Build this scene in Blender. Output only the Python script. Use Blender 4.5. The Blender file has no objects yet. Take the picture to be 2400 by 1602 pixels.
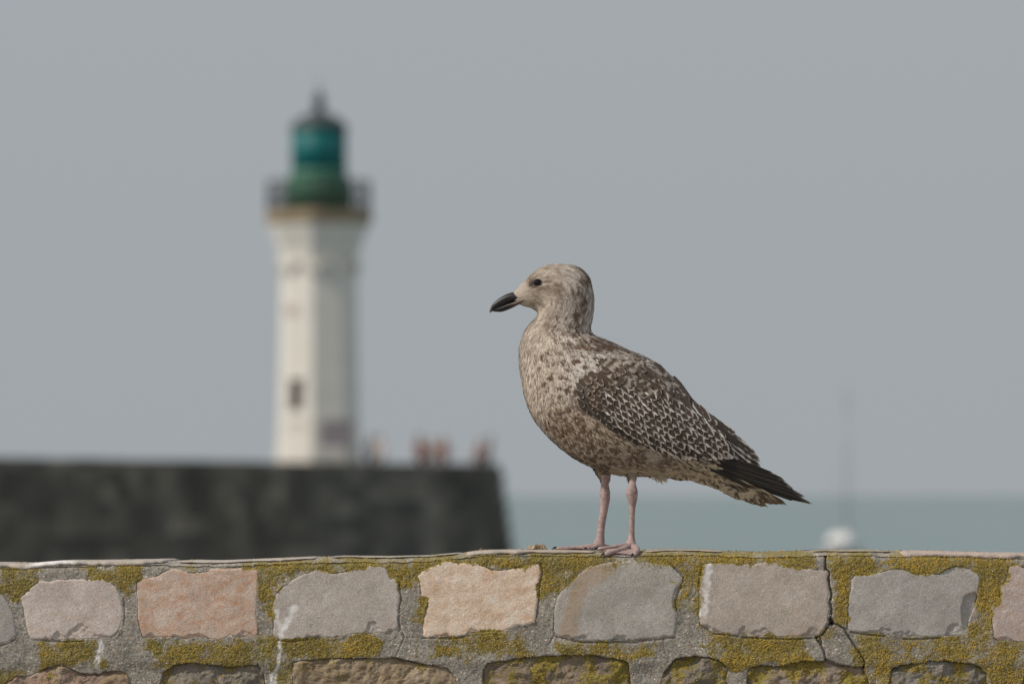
import bpy, math, random
import numpy as np
from mathutils import Vector, Matrix
from mathutils.bvhtree import BVHTree

random.seed(7)
RNG = np.random.default_rng(11)
SC = bpy.context.scene
COL = SC.collection

# ------------------------------------------------------------------ camera, sky, sun, exposure
F = 13333.33          # focal length in photo pixels (200 mm on a 36 mm sensor, 2400 px wide)
D0 = 10.0             # camera to gull, metres
CZ = 5.0              # eye height above the sea
HOR = 1160.0          # photo row of the horizon
U = D0 / F            # metres per photo pixel in the gull's plane

cam_d = bpy.data.cameras.new('camera')
cam = bpy.data.objects.new('camera', cam_d)
COL.objects.link(cam)
cam_d.lens = 200.0
cam_d.sensor_width = 36.0
cam_d.clip_start = 0.5
cam_d.clip_end = 80000.0
cam.location = (0, -D0, CZ)
cam.rotation_euler = (math.radians(90) + math.atan((HOR - 801) / F), 0, 0)
cam_d.dof.use_dof = True
cam_d.dof.focus_distance = D0 - 0.04
cam_d.dof.aperture_fstop = 5.6
SC.camera = cam

SUN_AZ, SUN_EL = math.radians(66), math.radians(42)     # degrees left of the camera, height
TO_SUN = Vector((-math.sin(SUN_AZ) * math.cos(SUN_EL), -math.cos(SUN_AZ) * math.cos(SUN_EL), math.sin(SUN_EL)))

world = bpy.data.worlds.new('World')
SC.world = world
world.use_nodes = True
wn = world.node_tree
wn.nodes.clear()
w_out = wn.nodes.new('ShaderNodeOutputWorld')
w_bg = wn.nodes.new('ShaderNodeBackground')
sky = wn.nodes.new('ShaderNodeTexSky')
sky.sky_type = 'NISHITA'
sky.sun_disc = False
sky.sun_elevation = SUN_EL
sky.sun_rotation = math.atan2(TO_SUN.x, TO_SUN.y)
sky.air_density = 1.0
sky.dust_density = 6.0
sky.ozone_density = 1.0
w_mix = wn.nodes.new('ShaderNodeMix')
w_mix.data_type = 'RGBA'
w_mix.inputs['Factor'].default_value = 0.90             # an even veil of sea haze hides nearly all of the blue
wn.links.new(sky.outputs[0], w_mix.inputs['A'])
w_mix.inputs['B'].default_value = (3.92, 4.21, 4.43, 1)
wn.links.new(w_mix.outputs['Result'], w_bg.inputs['Color'])
w_bg.inputs['Strength'].default_value = 0.1
wn.links.new(w_bg.outputs[0], w_out.inputs['Surface'])

sun_d = bpy.data.lights.new('sun', 'SUN')
sun_d.energy = 3.0
sun_d.angle = math.radians(2.5)
sun_d.color = (1.0, 0.92, 0.81)
sun = bpy.data.objects.new('sun', sun_d)
COL.objects.link(sun)
sun.location = (-20, -20, 40)
sun.rotation_euler = (-TO_SUN).to_track_quat('-Z', 'Y').to_euler()

SC.view_settings.view_transform = 'Standard'
SC.view_settings.look = 'None'
SC.view_settings.exposure = 0.0
SC.view_settings.gamma = 1.0
SC.view_settings.use_curve_mapping = False
SC.render.engine = 'CYCLES'
SC.cycles.use_denoising = True
SC.cycles.max_bounces = 6

# ------------------------------------------------------------------ helpers
def wpt(px, py, y):
    """photo position at a real depth -> world"""
    k = (D0 + y) / F
    return Vector(((px - 1200) * k, y, CZ + (HOR - py) * k))

def bird(a):
    """gull coordinates (px, py, depth in px) -> world, array version"""
    a = np.asarray(a, float)
    out = np.empty_like(a)
    out[..., 0] = (a[..., 0] - 1200) * U
    out[..., 1] = a[..., 2] * U
    out[..., 2] = CZ + (HOR - a[..., 1]) * U
    return out

def hash3(ix, iy, iz, seed):
    h = (ix.astype(np.int64) * 374761393 + iy.astype(np.int64) * 668265263 + iz.astype(np.int64) * 2147483647 + seed * 974634777) & 0xFFFFFFFF
    h = ((h ^ (h >> 13)) * 1274126177) & 0xFFFFFFFF
    h = ((h ^ (h >> 16)) * 2246822519) & 0xFFFFFFFF
    return ((h ^ (h >> 15)) & 0xFFFFFF) / float(0xFFFFFF)

def vnoise(x, y, z=None, seed=0):
    x = np.asarray(x, float); y = np.asarray(y, float)
    z = np.zeros_like(x) if z is None else np.asarray(z, float)
    ix, iy, iz = np.floor(x), np.floor(y), np.floor(z)
    fx, fy, fz = x - ix, y - iy, z - iz
    fx, fy, fz = [f * f * (3 - 2 * f) for f in (fx, fy, fz)]
    r = 0
    for dx in (0, 1):
        for dy in (0, 1):
            for dz in (0, 1):
                w = (fx if dx else 1 - fx) * (fy if dy else 1 - fy) * (fz if dz else 1 - fz)
                r = r + w * hash3(ix + dx, iy + dy, iz + dz, seed)
    return r * 2 - 1

def fbm(x, y, z=None, seed=0, octv=4, gain=0.5):
    r = 0; a = 1.0; n = 0
    for o in range(octv):
        s = 2.03 ** o
        r = r + a * vnoise(np.asarray(x) * s, np.asarray(y) * s, None if z is None else np.asarray(z) * s, seed + o * 17)
        n += a; a *= gain
    return r / n

def worley(s, t, seed, second=False):
    s = np.asarray(s, float); t = np.asarray(t, float)
    i, j = np.floor(s), np.floor(t)
    best = np.full(s.shape, 9.0); bid = np.zeros(s.shape); sec = np.full(s.shape, 9.0)
    zero = np.zeros_like(i)
    for di in (-1, 0, 1):
        for dj in (-1, 0, 1):
            a, b = i + di, j + dj
            cx = a + 0.15 + 0.7 * hash3(a, b, zero, seed)
            cy = b + 0.15 + 0.7 * hash3(a, b, zero + 5, seed)
            d = np.hypot(s - cx, t - cy)
            hid = hash3(a, b, zero + 9, seed)
            m = d < best
            sec = np.where(m, best, np.minimum(sec, d))
            best = np.where(m, d, best); bid = np.where(m, hid, bid)
    return (best, bid, sec) if second else (best, bid)

def sstep(a, b, x):
    t = np.clip((np.asarray(x, float) - a) / (b - a), 0, 1)
    return t * t * (3 - 2 * t)

def make_mesh(name, verts, faces, smooth=True, colors=None, attrs=None):
    """faces: int array (n,4) or (n,3), or a list of such arrays"""
    me = bpy.data.meshes.new(name)
    verts = np.asarray(verts, np.float32).reshape(-1, 3)
    fl = faces if isinstance(faces, list) else [faces]
    fl = [np.asarray(f, np.int32) for f in fl if len(f)]
    loops = np.concatenate([f.ravel() for f in fl])
    sizes = np.concatenate([np.full(len(f), f.shape[1], np.int32) for f in fl])
    starts = np.concatenate([[0], np.cumsum(sizes)[:-1]]).astype(np.int32)
    me.vertices.add(len(verts)); me.vertices.foreach_set('co', verts.ravel())
    me.loops.add(len(loops)); me.loops.foreach_set('vertex_index', loops)
    me.polygons.add(len(sizes)); me.polygons.foreach_set('loop_start', starts)
    me.polygons.foreach_set('use_smooth', np.full(len(sizes), smooth, bool))
    me.update(calc_edges=True)
    if colors is not None:
        c = np.ones((len(verts), 4), np.float32); c[:, :3] = np.asarray(colors, np.float32)
        me.color_attributes.new('Col', 'FLOAT_COLOR', 'POINT').data.foreach_set('color', c.ravel())
    for k, v in (attrs or {}).items():
        me.attributes.new(k, 'FLOAT', 'POINT').data.foreach_set('value', np.asarray(v, np.float32))
    return me

def link(name, me, material, parent=None, origin=None):
    """one mesh object; when parented, its mesh is moved into the parent's space"""
    o = bpy.data.objects.new(name, me)
    COL.objects.link(o)
    if material is not None and me is not None and not me.materials:
        me.materials.append(material)
    if parent is not None:
        o.parent = parent
    return o

def tag(o, label=None, cat=None, group=None, kind=None):
    for k, v in (('label', label), ('category', cat), ('group', group), ('kind', kind)):
        if v: o[k] = v
    return o

def empty(name, loc, label, cat, group=None):
    o = bpy.data.objects.new(name, None)
    COL.objects.link(o)
    o.location = loc
    o.empty_display_size = 0.1
    return tag(o, label, cat, group)

def grid_faces(nr, nc, wrap=False, base=0):
    r = np.arange(nr - 1)[:, None]
    c = np.arange(nc if wrap else nc - 1)[None, :]
    c2 = (c + 1) % nc
    a = r * nc + c; b = r * nc + c2; d = (r + 1) * nc + c; e = (r + 1) * nc + c2
    return np.stack([a, b, e, d], -1).reshape(-1, 4) + base

def catmull(P, n):
    P = np.asarray(P, float)
    Q = np.vstack([2 * P[0] - P[1], P, 2 * P[-1] - P[-2]])
    t = np.linspace(0, len(P) - 1 - 1e-9, n)
    i = t.astype(int); f = (t - i)[:, None]
    a, b, c, d = Q[i], Q[i + 1], Q[i + 2], Q[i + 3]
    return 0.5 * (2 * b + (c - a) * f + (2 * a - 5 * b + 4 * c - d) * f ** 2 + (3 * b - a - 3 * c + d) * f ** 3)

def loft(stations, n, k, expo=2.0):
    """stations (Ax, Ay, Bx, By, w, yc): oval ribs from under-point A to back-point B, half-width w, centre depth yc"""
    S = catmull(stations, n)
    th = np.linspace(0, 2 * math.pi, k, endpoint=False)
    c, s = np.cos(th), np.sin(th)
    c = np.sign(c) * np.abs(c) ** (2 / expo); s = np.sign(s) * np.abs(s) ** (2 / expo)
    A, B = S[:, None, 0:2], S[:, None, 2:4]
    mid, half = (A + B) / 2, (B - A) / 2
    G = np.empty((n, k, 3))
    G[..., :2] = mid + half * c[None, :, None]
    G[..., 2] = S[:, None, 5] + np.maximum(S[:, None, 4], 0.02) * s[None, :]
    return G

def boxes(parts):
    """list of (x0,x1,y0,y1,z0,z1) -> verts, faces"""
    V, Fc = [], []
    for (x0, x1, y0, y1, z0, z1) in parts:
        b = len(V)
        V += [(x0, y0, z0), (x1, y0, z0), (x1, y1, z0), (x0, y1, z0), (x0, y0, z1), (x1, y0, z1), (x1, y1, z1), (x0, y1, z1)]
        Fc += [[b, b + 3, b + 2, b + 1], [b + 4, b + 5, b + 6, b + 7], [b, b + 1, b + 5, b + 4], [b + 1, b + 2, b + 6, b + 5], [b + 2, b + 3, b + 7, b + 6], [b + 3, b, b + 4, b + 7]]
    return np.array(V), np.array(Fc)

def revolve(profile, seg, smooth=True, rot=0.0, name='turned'):
    th = np.linspace(0, 2 * math.pi, seg, endpoint=False) + rot
    G = np.array([[(r * math.cos(t), r * math.sin(t), z) for t in th] for r, z in profile])
    n = len(profile)
    V = G.reshape(-1, 3)
    fc = grid_faces(n, seg, wrap=True)
    caps = [np.array([list(range(seg))[::-1]]), np.array([[(n - 1) * seg + i for i in range(seg)]])]
    return make_mesh(name, V, [fc] + caps, smooth)

def tube(points, radii, seg=8, name='tube', colors=None):
    P = [Vector(p) for p in points]
    n = len(P); V = []
    for i in range(n):
        d = (P[min(i + 1, n - 1)] - P[max(i - 1, 0)]).normalized()
        ref = Vector((0, 0, 1)) if abs(d.z) < 0.9 else Vector((1, 0, 0))
        a = d.cross(ref).normalized(); b = d.cross(a).normalized()
        for j in range(seg):
            t = 2 * math.pi * j / seg
            V.append(P[i] + (a * math.cos(t) + b * math.sin(t)) * radii[i])
    fc = grid_faces(n, seg, wrap=True)
    caps = [np.array([list(range(seg))[::-1]]), np.array([[(n - 1) * seg + i for i in range(seg)]])]
    return make_mesh(name, np.array([tuple(v) for v in V]), [fc] + caps, True)

def rel(me, parent):
    """shift a mesh given in world space into its parent's space (parent has no rotation)"""
    me.transform(Matrix.Translation(-parent.location))
    return me

# ------------------------------------------------------------------ materials
class NT:
    def __init__(self, name):
        self.m = bpy.data.materials.new(name)
        self.m.use_nodes = True
        self.t = self.m.node_tree
        self.b = self.t.nodes['Principled BSDF']
    def n(self, typ, **kw):
        nd = self.t.nodes.new(typ)
        for k, v in kw.items():
            if k in nd.inputs: nd.inputs[k].default_value = v
            else: setattr(nd, k, v)
        return nd
    def l(self, a, b): self.t.links.new(a, b)
    def coord(self, which='Object'):
        return self.n('ShaderNodeTexCoord').outputs[which]
    def noise(self, scale, detail=4.0, rough=0.55, vec=None):
        nd = self.n('ShaderNodeTexNoise')
        nd.inputs['Scale'].default_value = scale; nd.inputs['Detail'].default_value = detail; nd.inputs['Roughness'].default_value = rough
        self.l(vec if vec is not None else self.coord(), nd.inputs['Vector'])
        return nd.outputs['Fac']
    def ramp(self, fac, stops):
        nd = self.n('ShaderNodeValToRGB')
        el = nd.color_ramp.elements
        while len(el) < len(stops): el.new(0.5)
        for e, (p, c) in zip(el, stops):
            e.position = p; e.color = (*c, 1) if len(c) == 3 else c
        self.l(fac, nd.inputs['Fac'])
        return nd.outputs['Color']
    def mix(self, fac, a, b, mode='MIX'):
        nd = self.n('ShaderNodeMix'); nd.data_type = 'RGBA'; nd.blend_type = mode
        for sock, v in ((nd.inputs['Factor'], fac), (nd.inputs['A'], a), (nd.inputs['B'], b)):
            if hasattr(v, 'is_linked'): self.l(v, sock)
            elif isinstance(v, (int, float)): sock.default_value = v
            else: sock.default_value = (*v, 1)
        return nd.outputs['Result']
    def math(self, op, a, b=None):
        nd = self.n('ShaderNodeMath', operation=op)
        for i, v in enumerate((a, b)):
            if v is None: continue
            if hasattr(v, 'is_linked'): self.l(v, nd.inputs[i])
            else: nd.inputs[i].default_value = v
        return nd.outputs[0]
    def attr(self, name, out='Fac'):
        nd = self.n('ShaderNodeAttribute'); nd.attribute_name = name
        return nd.outputs[out]
    def bump(self, height, strength, dist):
        nd = self.n('ShaderNodeBump')
        nd.inputs['Strength'].default_value = strength; nd.inputs['Distance'].default_value = dist
        self.l(height, nd.inputs['Height']); self.l(nd.outputs[0], self.b.inputs['Normal'])
    def done(self, color=None, rough=0.8, spec=0.3):
        if color is not None:
            if hasattr(color, 'is_linked'): self.l(color, self.b.inputs['Base Color'])
            else: self.b.inputs['Base Color'].default_value = (*color, 1)
        if hasattr(rough, 'is_linked'): self.l(rough, self.b.inputs['Roughness'])
        else: self.b.inputs['Roughness'].default_value = rough
        self.b.inputs['Specular IOR Level'].default_value = spec
        return self.m

def plain(name, color, rough=0.7, spec=0.3, var=0.12, scale=6.0, metallic=0.0):
    t = NT(name)
    c = t.mix(t.noise(scale), tuple(x * (1 - var) for x in color), tuple(min(1, x * (1 + var)) for x in color))
    t.b.inputs['Metallic'].default_value = metallic
    return t.done(c, rough, spec)

def lichen_color(t):
    return t.ramp(t.noise(260, 3), [(0.3, (0.11, 0.095, 0.03)), (0.5, (0.235, 0.19, 0.048)), (0.68, (0.34, 0.255, 0.05)), (0.85, (0.46, 0.31, 0.05))])

def mortar_material():
    t = NT('mortar')
    vor = t.n('ShaderNodeTexVoronoi'); vor.inputs['Scale'].default_value = 420
    t.l(t.coord(), vor.inputs['Vector'])
    sep = t.n('ShaderNodeSeparateColor'); t.l(vor.outputs['Color'], sep.inputs[0])
    base = t.ramp(t.noise(22, 6, 0.65), [(0.28, (0.235, 0.225, 0.21)), (0.5, (0.335, 0.318, 0.292)), (0.75, (0.44, 0.41, 0.37))])
    grain = t.ramp(sep.outputs[0], [(0.0, (0.62, 0.6, 0.58)), (0.45, (0.92, 0.9, 0.88)), (0.8, (1.08, 1.05, 1.0)), (0.965, (1.2, 1.15, 1.05)), (0.98, (2.0, 1.9, 1.75))])
    c = t.mix(1.0, base, grain, 'MULTIPLY')
    orange = t.math('GREATER_THAN', sep.outputs[1], 0.965)
    c = t.mix(t.math('MULTIPLY', orange, 0.6), c, (0.42, 0.24, 0.12))
    lm = t.math('ADD', t.attr('lichen'), t.math('MULTIPLY', t.math('SUBTRACT', t.noise(330, 4, 0.7), 0.5), 1.5))
    lf = t.ramp(lm, [(0.22, (0, 0, 0)), (0.72, (0.9, 0.9, 0.9))])
    c = t.mix(lf, c, lichen_color(t))
    wm = t.math('MULTIPLY', t.attr('white'), t.ramp(t.noise(160, 5, 0.7), [(0.30, (0.45,) * 3), (0.55, (1, 1, 1))]))
    c = t.mix(wm, c, (0.80, 0.79, 0.77))
    t.bump(t.math('ADD', vor.outputs['Distance'], t.noise(700, 2)), 0.4, 0.0008)
    return t.done(c, 0.93, 0.2)

def stone_material(i, lo, mid, hi, iron, lich=0.0):
    """pale limestone; lo/mid/hi the stone's own shades, iron its rust veining"""
    t = NT('stone_face')
    mp = t.n('ShaderNodeMapping'); t.l(t.coord(), mp.inputs['Vector'])
    mp.inputs['Location'].default_value = (i * 3.7, i * 1.3, i * 2.1)
    mp.inputs['Rotation'].default_value = (0, 0.35, 0)
    v = mp.outputs[0]
    c = t.ramp(t.noise(26, 7, 0.62, v), [(0.3, lo), (0.52, mid), (0.75, hi)])
    mp2 = t.n('ShaderNodeMapping'); t.l(v, mp2.inputs['Vector']); mp2.inputs['Scale'].default_value = (1.0, 1.0, 2.1)
    veins = t.ramp(t.noise(30, 6, 0.68, mp2.outputs[0]), [(0.44, (0, 0, 0)), (0.66, (1, 1, 1))])
    c = t.mix(t.math('MULTIPLY', veins, iron[3]), c, iron[:3])
    sp = t.n('ShaderNodeTexVoronoi'); sp.inputs['Scale'].default_value = 800; t.l(v, sp.inputs['Vector'])
    sep = t.n('ShaderNodeSeparateColor'); t.l(sp.outputs['Color'], sep.inputs[0])
    c = t.mix(1.0, c, t.ramp(sep.outputs[0], [(0, (0.72,) * 3), (0.5, (1.0,) * 3), (0.95, (1.12,) * 3), (0.99, (1.45,) * 3)]), 'MULTIPLY')
    pit = t.ramp(t.noise(130, 4, 0.6, v), [(0.24, (0.35, 0.33, 0.3)), (0.31, (1, 1, 1))])
    c = t.mix(1.0, c, pit, 'MULTIPLY')
    c = t.mix(t.math('MULTIPLY', t.attr('iron'), t.ramp(t.noise(60, 5, 0.6), [(0.3, (0.4,) * 3), (0.6, (1,) * 3)])), c, (0.40, 0.255, 0.135))
    lm = t.math('ADD', t.attr('lichen'), t.math('MULTIPLY', t.math('SUBTRACT', t.noise(240, 5, 0.7), 0.5), 1.7))
    c = t.mix(t.ramp(lm, [(0.45, (0, 0, 0)), (0.62, (1, 1, 1))]), c, lichen_color(t))
    wm = t.math('MULTIPLY', t.attr('white'), t.ramp(t.noise(120, 5, 0.7), [(0.28, (0.3,) * 3), (0.55, (1, 1, 1))]))
    c = t.mix(wm, c, (0.80, 0.79, 0.78))
    t.bump(t.math('ADD', t.noise(190, 8, 0.72, v), t.math('MULTIPLY', t.noise(600, 2), 0.3)), 0.38, 0.0020)
    return t.done(c, 0.86, 0.25)

def feather_material(name, rough=0.75, tint=0.2):
    t = NT(name)
    oi = t.n('ShaderNodeObjectInfo')
    k = t.math('ADD', t.math('MULTIPLY', oi.outputs['Random'], tint * 2), 1 - tint)
    comb = t.n('ShaderNodeCombineColor')
    for i in range(3): t.l(k, comb.inputs[i])
    c = t.mix(1.0, t.attr('Col', 'Color'), comb.outputs[0], 'MULTIPLY')
    t.b.inputs['Sheen Weight'].default_value = 0.08
    return t.done(c, rough, 0.25)

M_FEATHER = feather_material('feather')
M_PLUMAGE = feather_material('plumage', 0.85, 0.0)
M_PRIMARY = feather_material('flight_feather', 0.5, 0.1)

# ------------------------------------------------------------------ sea and promenade
def sea_material():
    t = NT('sea_water')
    mp = t.n('ShaderNodeMapping'); t.l(t.coord(), mp.inputs['Vector']); mp.inputs['Scale'].default_value = (0.02, 0.004, 1)
    c = t.ramp(t.noise(1.0, 5, 0.6, mp.outputs[0]), [(0.3, (0.212, 0.274, 0.292)), (0.7, (0.240, 0.297, 0.312))])
    t.bump(t.noise(0.8, 6, 0.6), 0.6, 0.4)
    return t.done(c, 0.62, 0.12)

def sheet(name, x0, x1, y0, y1, z, nx, ny, material, wave=0.0, kind='structure'):
    xs = np.linspace(x0, x1, nx)
    ys = y0 + (y1 - y0) * np.linspace(0, 1, ny) ** 3
    X, Y = np.meshgrid(xs, ys)
    Z = np.full_like(X, z)
    if wave: Z += wave * fbm(X / 9, Y / 6, seed=3) * np.exp(-Y / 600)
    me = make_mesh(name, np.stack([X, Y, Z], -1).reshape(-1, 3), grid_faces(ny, nx))
    return tag(link(name, me, material), kind=kind)

sheet('sea', -30000, 30000, 1.2, 60000, 0.0, 90, 160, sea_material(), wave=0.25)
t = NT('promenade_concrete')
pc = t.ramp(t.noise(3, 8, 0.65), [(0.3, (0.26, 0.245, 0.225)), (0.7, (0.38, 0.36, 0.33))])
t.bump(t.noise(60, 5), 0.3, 0.004)
WALL_FOOT = 4.05
sheet('promenade', -40, 40, -30, 1.2, WALL_FOOT, 30, 30, t.done(pc, 0.9, 0.2))
V, Fc = boxes([(-40, 40, 0.36, 1.2, -1.0, WALL_FOOT - 0.006)])
tag(link('quay_base', make_mesh('quay_base', V, Fc, False), plain('quay_concrete', (0.28, 0.26, 0.24), 0.9)), kind='structure')

# ------------------------------------------------------------------ pier
PIER_C = np.array([-8.15, 203.0]); PIER_R = np.array([-0.52, 218.0])
PIER_L = PIER_C + (np.array([-17.06, 179.6]) - PIER_C) * 6.0
TOP = CZ + 1.25
pier = empty('pier', (-8.15, 206, 0), 'long dark stone harbour pier with battered end below the lighthouse', 'pier')
t = NT('pier_stone')
oi = t.n('ShaderNodeObjectInfo')
pc = t.ramp(oi.outputs['Random'], [(0.0, (0.125, 0.122, 0.117)), (0.4, (0.165, 0.154, 0.138)), (0.75, (0.205, 0.188, 0.165)), (1.0, (0.30, 0.272, 0.24))])
mp = t.n('ShaderNodeMapping'); t.l(t.n('ShaderNodeNewGeometry').outputs['Position'], mp.inputs['Vector']); mp.inputs['Scale'].default_value = (0.55, 0.3, 0.22)
pc = t.mix(1.0, pc, t.ramp(t.noise(1.0, 5, 0.6, mp.outputs[0]), [(0.3, (0.42, 0.41, 0.39)), (0.7, (1.25, 1.18, 1.08))]), 'MULTIPLY')      # long tide and rain stains
M_PIER = t.done(pc, 0.9, 0.2)
M_PIERCORE = plain('pier_joint', (0.11, 0.105, 0.10), 0.95, 0.1)
BAT = 0.105
def pier_core():
    u1 = (PIER_C - PIER_L) / np.linalg.norm(PIER_C - PIER_L); n1 = np.array([-u1[1], u1[0]])
    u2 = (PIER_R - PIER_C) / np.linalg.norm(PIER_R - PIER_C); n2 = np.array([-u2[1], u2[0]])
    wid = 6.0
    top = [PIER_L, PIER_C, PIER_R, PIER_R + n2 * wid, PIER_C + n1 * wid, PIER_L + n1 * wid]
    out = [-n1, (-n1 - n2) / 2, -n2 + u2, n2 + u2, (n1 + n2) / 2, n1]
    dz = TOP - 0.62
    V = [(p[0], p[1], dz) for p in top] + [(p[0] + o[0] * BAT * TOP, p[1] + o[1] * BAT * TOP, -0.5) for p, o in zip(top, out)]
    f = [[0, 1, 2, 3, 4, 5][::1]]
    q = [[i, i + 6, (i + 1) % 6 + 6, (i + 1) % 6] for i in range(6)]
    return np.array(V, float), [np.array(q), np.array(f)], (u1, n1, u2, n2)
V, fcs, (PU1, PN1, PU2, PN2) = pier_core()
link('deck', rel(make_mesh('deck', V, fcs, False), pier), M_PIERCORE, pier)

def bevel_box(name, b=0.06):
    a = 1 - b
    V = []
    for sx in (-1, 1):
        for sy in (-1, 1):
            for sz in (-1, 1):
                V += [(sx, sy * a, sz * a), (sx * a, sy, sz * a), (sx * a, sy * a, sz)]
    bm_me = bpy.data.meshes.new(name)
    import bmesh
    bm = bmesh.new()
    for v in V: bm.verts.new(v)
    bmesh.ops.convex_hull(bm, input=bm.verts)
    bmesh.ops.dissolve_limit(bm, angle_limit=0.02, verts=bm.verts, edges=bm.edges)
    bm.to_mesh(bm_me); bm.free()
    bm_me.transform(Matrix.Scale(0.5, 4))
    return bm_me
ME_BLOCK = bevel_box('pier_block')
ME_BLOCK.materials.append(M_PIER)
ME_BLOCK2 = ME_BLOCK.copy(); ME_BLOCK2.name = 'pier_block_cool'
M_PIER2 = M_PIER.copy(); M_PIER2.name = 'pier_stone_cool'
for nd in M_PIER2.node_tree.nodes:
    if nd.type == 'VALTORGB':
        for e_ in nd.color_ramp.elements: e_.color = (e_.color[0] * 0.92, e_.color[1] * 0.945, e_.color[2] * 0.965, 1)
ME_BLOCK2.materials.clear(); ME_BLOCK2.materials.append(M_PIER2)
def pier_blocks():
    course_h = 0.58
    for seg, (p0, p1, u, n) in enumerate(((PIER_L, PIER_C, PU1, PN1), (PIER_C, PIER_R, PU2, PN2))):
        L = np.linalg.norm(p1 - p0)
        for ci in range(7):
            ztop = TOP - 0.3 - ci * course_h
            zc = ztop - course_h / 2
            offs = BAT * (TOP - zc)
            s0 = 0.0 if seg else L - 42.0
            s = s0 - random.random() * 0.8
            end = L + (offs if seg else 0.0)
            while s < end - 0.05:
                l = random.uniform(1.0, 1.9)
                e = min(s + l, end)
                if end - e < 0.5: e = end
                a, bb = max(s, s0), e
                o = link('block', ME_BLOCK2 if seg else ME_BLOCK, None, pier)
                proud = random.uniform(0.0, 0.05)
                c = p0 + u * (a + bb) / 2 - n * (offs - 0.13 + proud)
                o.location = Vector((c[0], c[1], zc)) - pier.location
                o.rotation_euler = (math.atan(BAT), 0, math.atan2(u[1], u[0]))
                o.scale = (bb - a - 0.03, 0.5, course_h - 0.03)
                s = e
        # coping stones, parapet
        s = L - 42.0 if seg == 0 else 0.0
        while s < L - 0.01:
            e = min(s + random.uniform(1.5, 2.4), L)
            if L - e < 0.6: e = L
            o = link('coping_stone', ME_BLOCK, None, pier)
            c = p0 + u * (s + e) / 2 + n * 0.22
            o.location = Vector((c[0], c[1], TOP - 0.31)) - pier.location
            o.rotation_euler = (0, 0, math.atan2(u[1], u[0]))
            o.scale = (e - s - 0.02, 0.62, 0.62 + random.uniform(-0.03, 0.03))
            s = e
pier_blocks()

# ------------------------------------------------------------------ lighthouse
LD = 219.0
LK = LD / F
LX, LY = (747 - 1200) * LK, LD - D0
def lz(py): return CZ + (HOR - py) * LK
DECK = TOP - 0.62
house = empty('lighthouse', (LX, LY, DECK), 'white octagonal lighthouse with green lantern and railed gallery on the pier', 'lighthouse')
t = NT('tower_render')
c = t.ramp(t.noise(1.6, 7, 0.65), [(0.3, (0.63, 0.60, 0.555)), (0.7, (0.75, 0.72, 0.67))])
mp = t.n('ShaderNodeMapping'); t.l(t.coord(), mp.inputs['Vector']); mp.inputs['Scale'].default_value = (3, 3, 0.35)
c = t.mix(t.math('MULTIPLY', t.ramp(t.noise(1.4, 5, 0.7, mp.outputs[0]), [(0.55, (0,) * 3), (0.75, (1,) * 3)]), 0.35), c, (0.36, 0.31, 0.25))
M_TOWER = t.done(c, 0.85, 0.2)
M_LGREEN = plain('green_paint', (0.038, 0.125, 0.075), 0.5, 0.4, 0.3)
M_LGREEN2 = plain('pale_green_paint', (0.065, 0.20, 0.14), 0.5, 0.4, 0.2)
M_DOME = plain('dark_green_copper', (0.040, 0.062, 0.062), 0.5, 0.5, 0.3)
M_IRON = plain('railing_iron', (0.06, 0.06, 0.065), 0.6, 0.4)
M_SLAB = plain('rusty_gallery_stone', (0.27, 0.215, 0.145), 0.85, 0.2, 0.35, 1.2)
t = NT('green_lantern_glass')
t.b.inputs['Transmission Weight'].default_value = 0.12
t.b.inputs['Metallic'].default_value = 0.0
M_GLASS = t.done((0.003, 0.15, 0.16), 0.5, 0.3)
M_DARK = plain('dark_opening', (0.05, 0.045, 0.04), 0.8, 0.2)
M_GRAFFITI = plain('graffiti_paint', (0.33, 0.29, 0.31), 0.7, 0.3, 0.45, 3.5)
ROT8 = math.radians(-90 - 7)     # an edge of the octagon just left of the camera's side
def oct_profile(name, prof, mat, rot=ROT8, seg=8, smooth=False):
    return link(name, revolve([(r, z - DECK) for r, z in prof], seg, smooth, rot, name), mat, house)
k = LK
oct_profile('tower', [(101 * k, DECK - 0.02), (101 * k, lz(1050)), (98 * k, lz(1044)), (92 * k, lz(800)), (90 * k, lz(640)), (91 * k, lz(604))], M_TOWER)
oct_profile('corbel_ring', [(92 * k, lz(606)), (96 * k, lz(590)), (106 * k, lz(562)), (116 * k, lz(540)), (119 * k, lz(527))], M_TOWER)
for i in range(8):
    a = ROT8 + math.pi / 8 + i * math.pi / 4
    # arched blind panel under the gallery: two pilasters and an arch between
    ap = 93 * k * math.cos(math.pi / 8)
    V = []; 
    for s in range(13):
        an = math.pi * s / 12
        for rr in (0.36, 0.52):
            for dd in (0.0, 0.16):
                V.append((math.cos(an) * rr, dd, math.sin(an) * rr))
    G = np.array(V).reshape(13, 4, 3)[:, [0, 1, 3, 2]]
    me = make_mesh('arch', G.reshape(-1, 3), grid_faces(13, 4, wrap=True), False)
    o = link('arch', me, M_TOWER, house)
    o.location = (math.cos(a) * (ap - 0.02), math.sin(a) * (ap - 0.02), lz(640) - DECK)
    o.rotation_euler = (0, 0, a - math.pi / 2)
oct_profile('gallery_floor', [(119 * k, lz(527)), (125 * k, lz(522)), (126 * k, lz(500)), (122 * k, lz(493)), (60 * k, lz(492.5))], M_SLAB)
NB = 32
for i in range(NB):
    a = 2 * math.pi * (i + 0.5) / NB
    post = i % 4 == 0
    r = 119 * k
    o = link('baluster', tube([(0, 0, 0), (0, 0, 1.12)], [0.055 if post else 0.026] * 2, 6, 'baluster'), M_IRON, house)
    o.location = (math.cos(a) * r, math.sin(a) * r, lz(493) - DECK)
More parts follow.
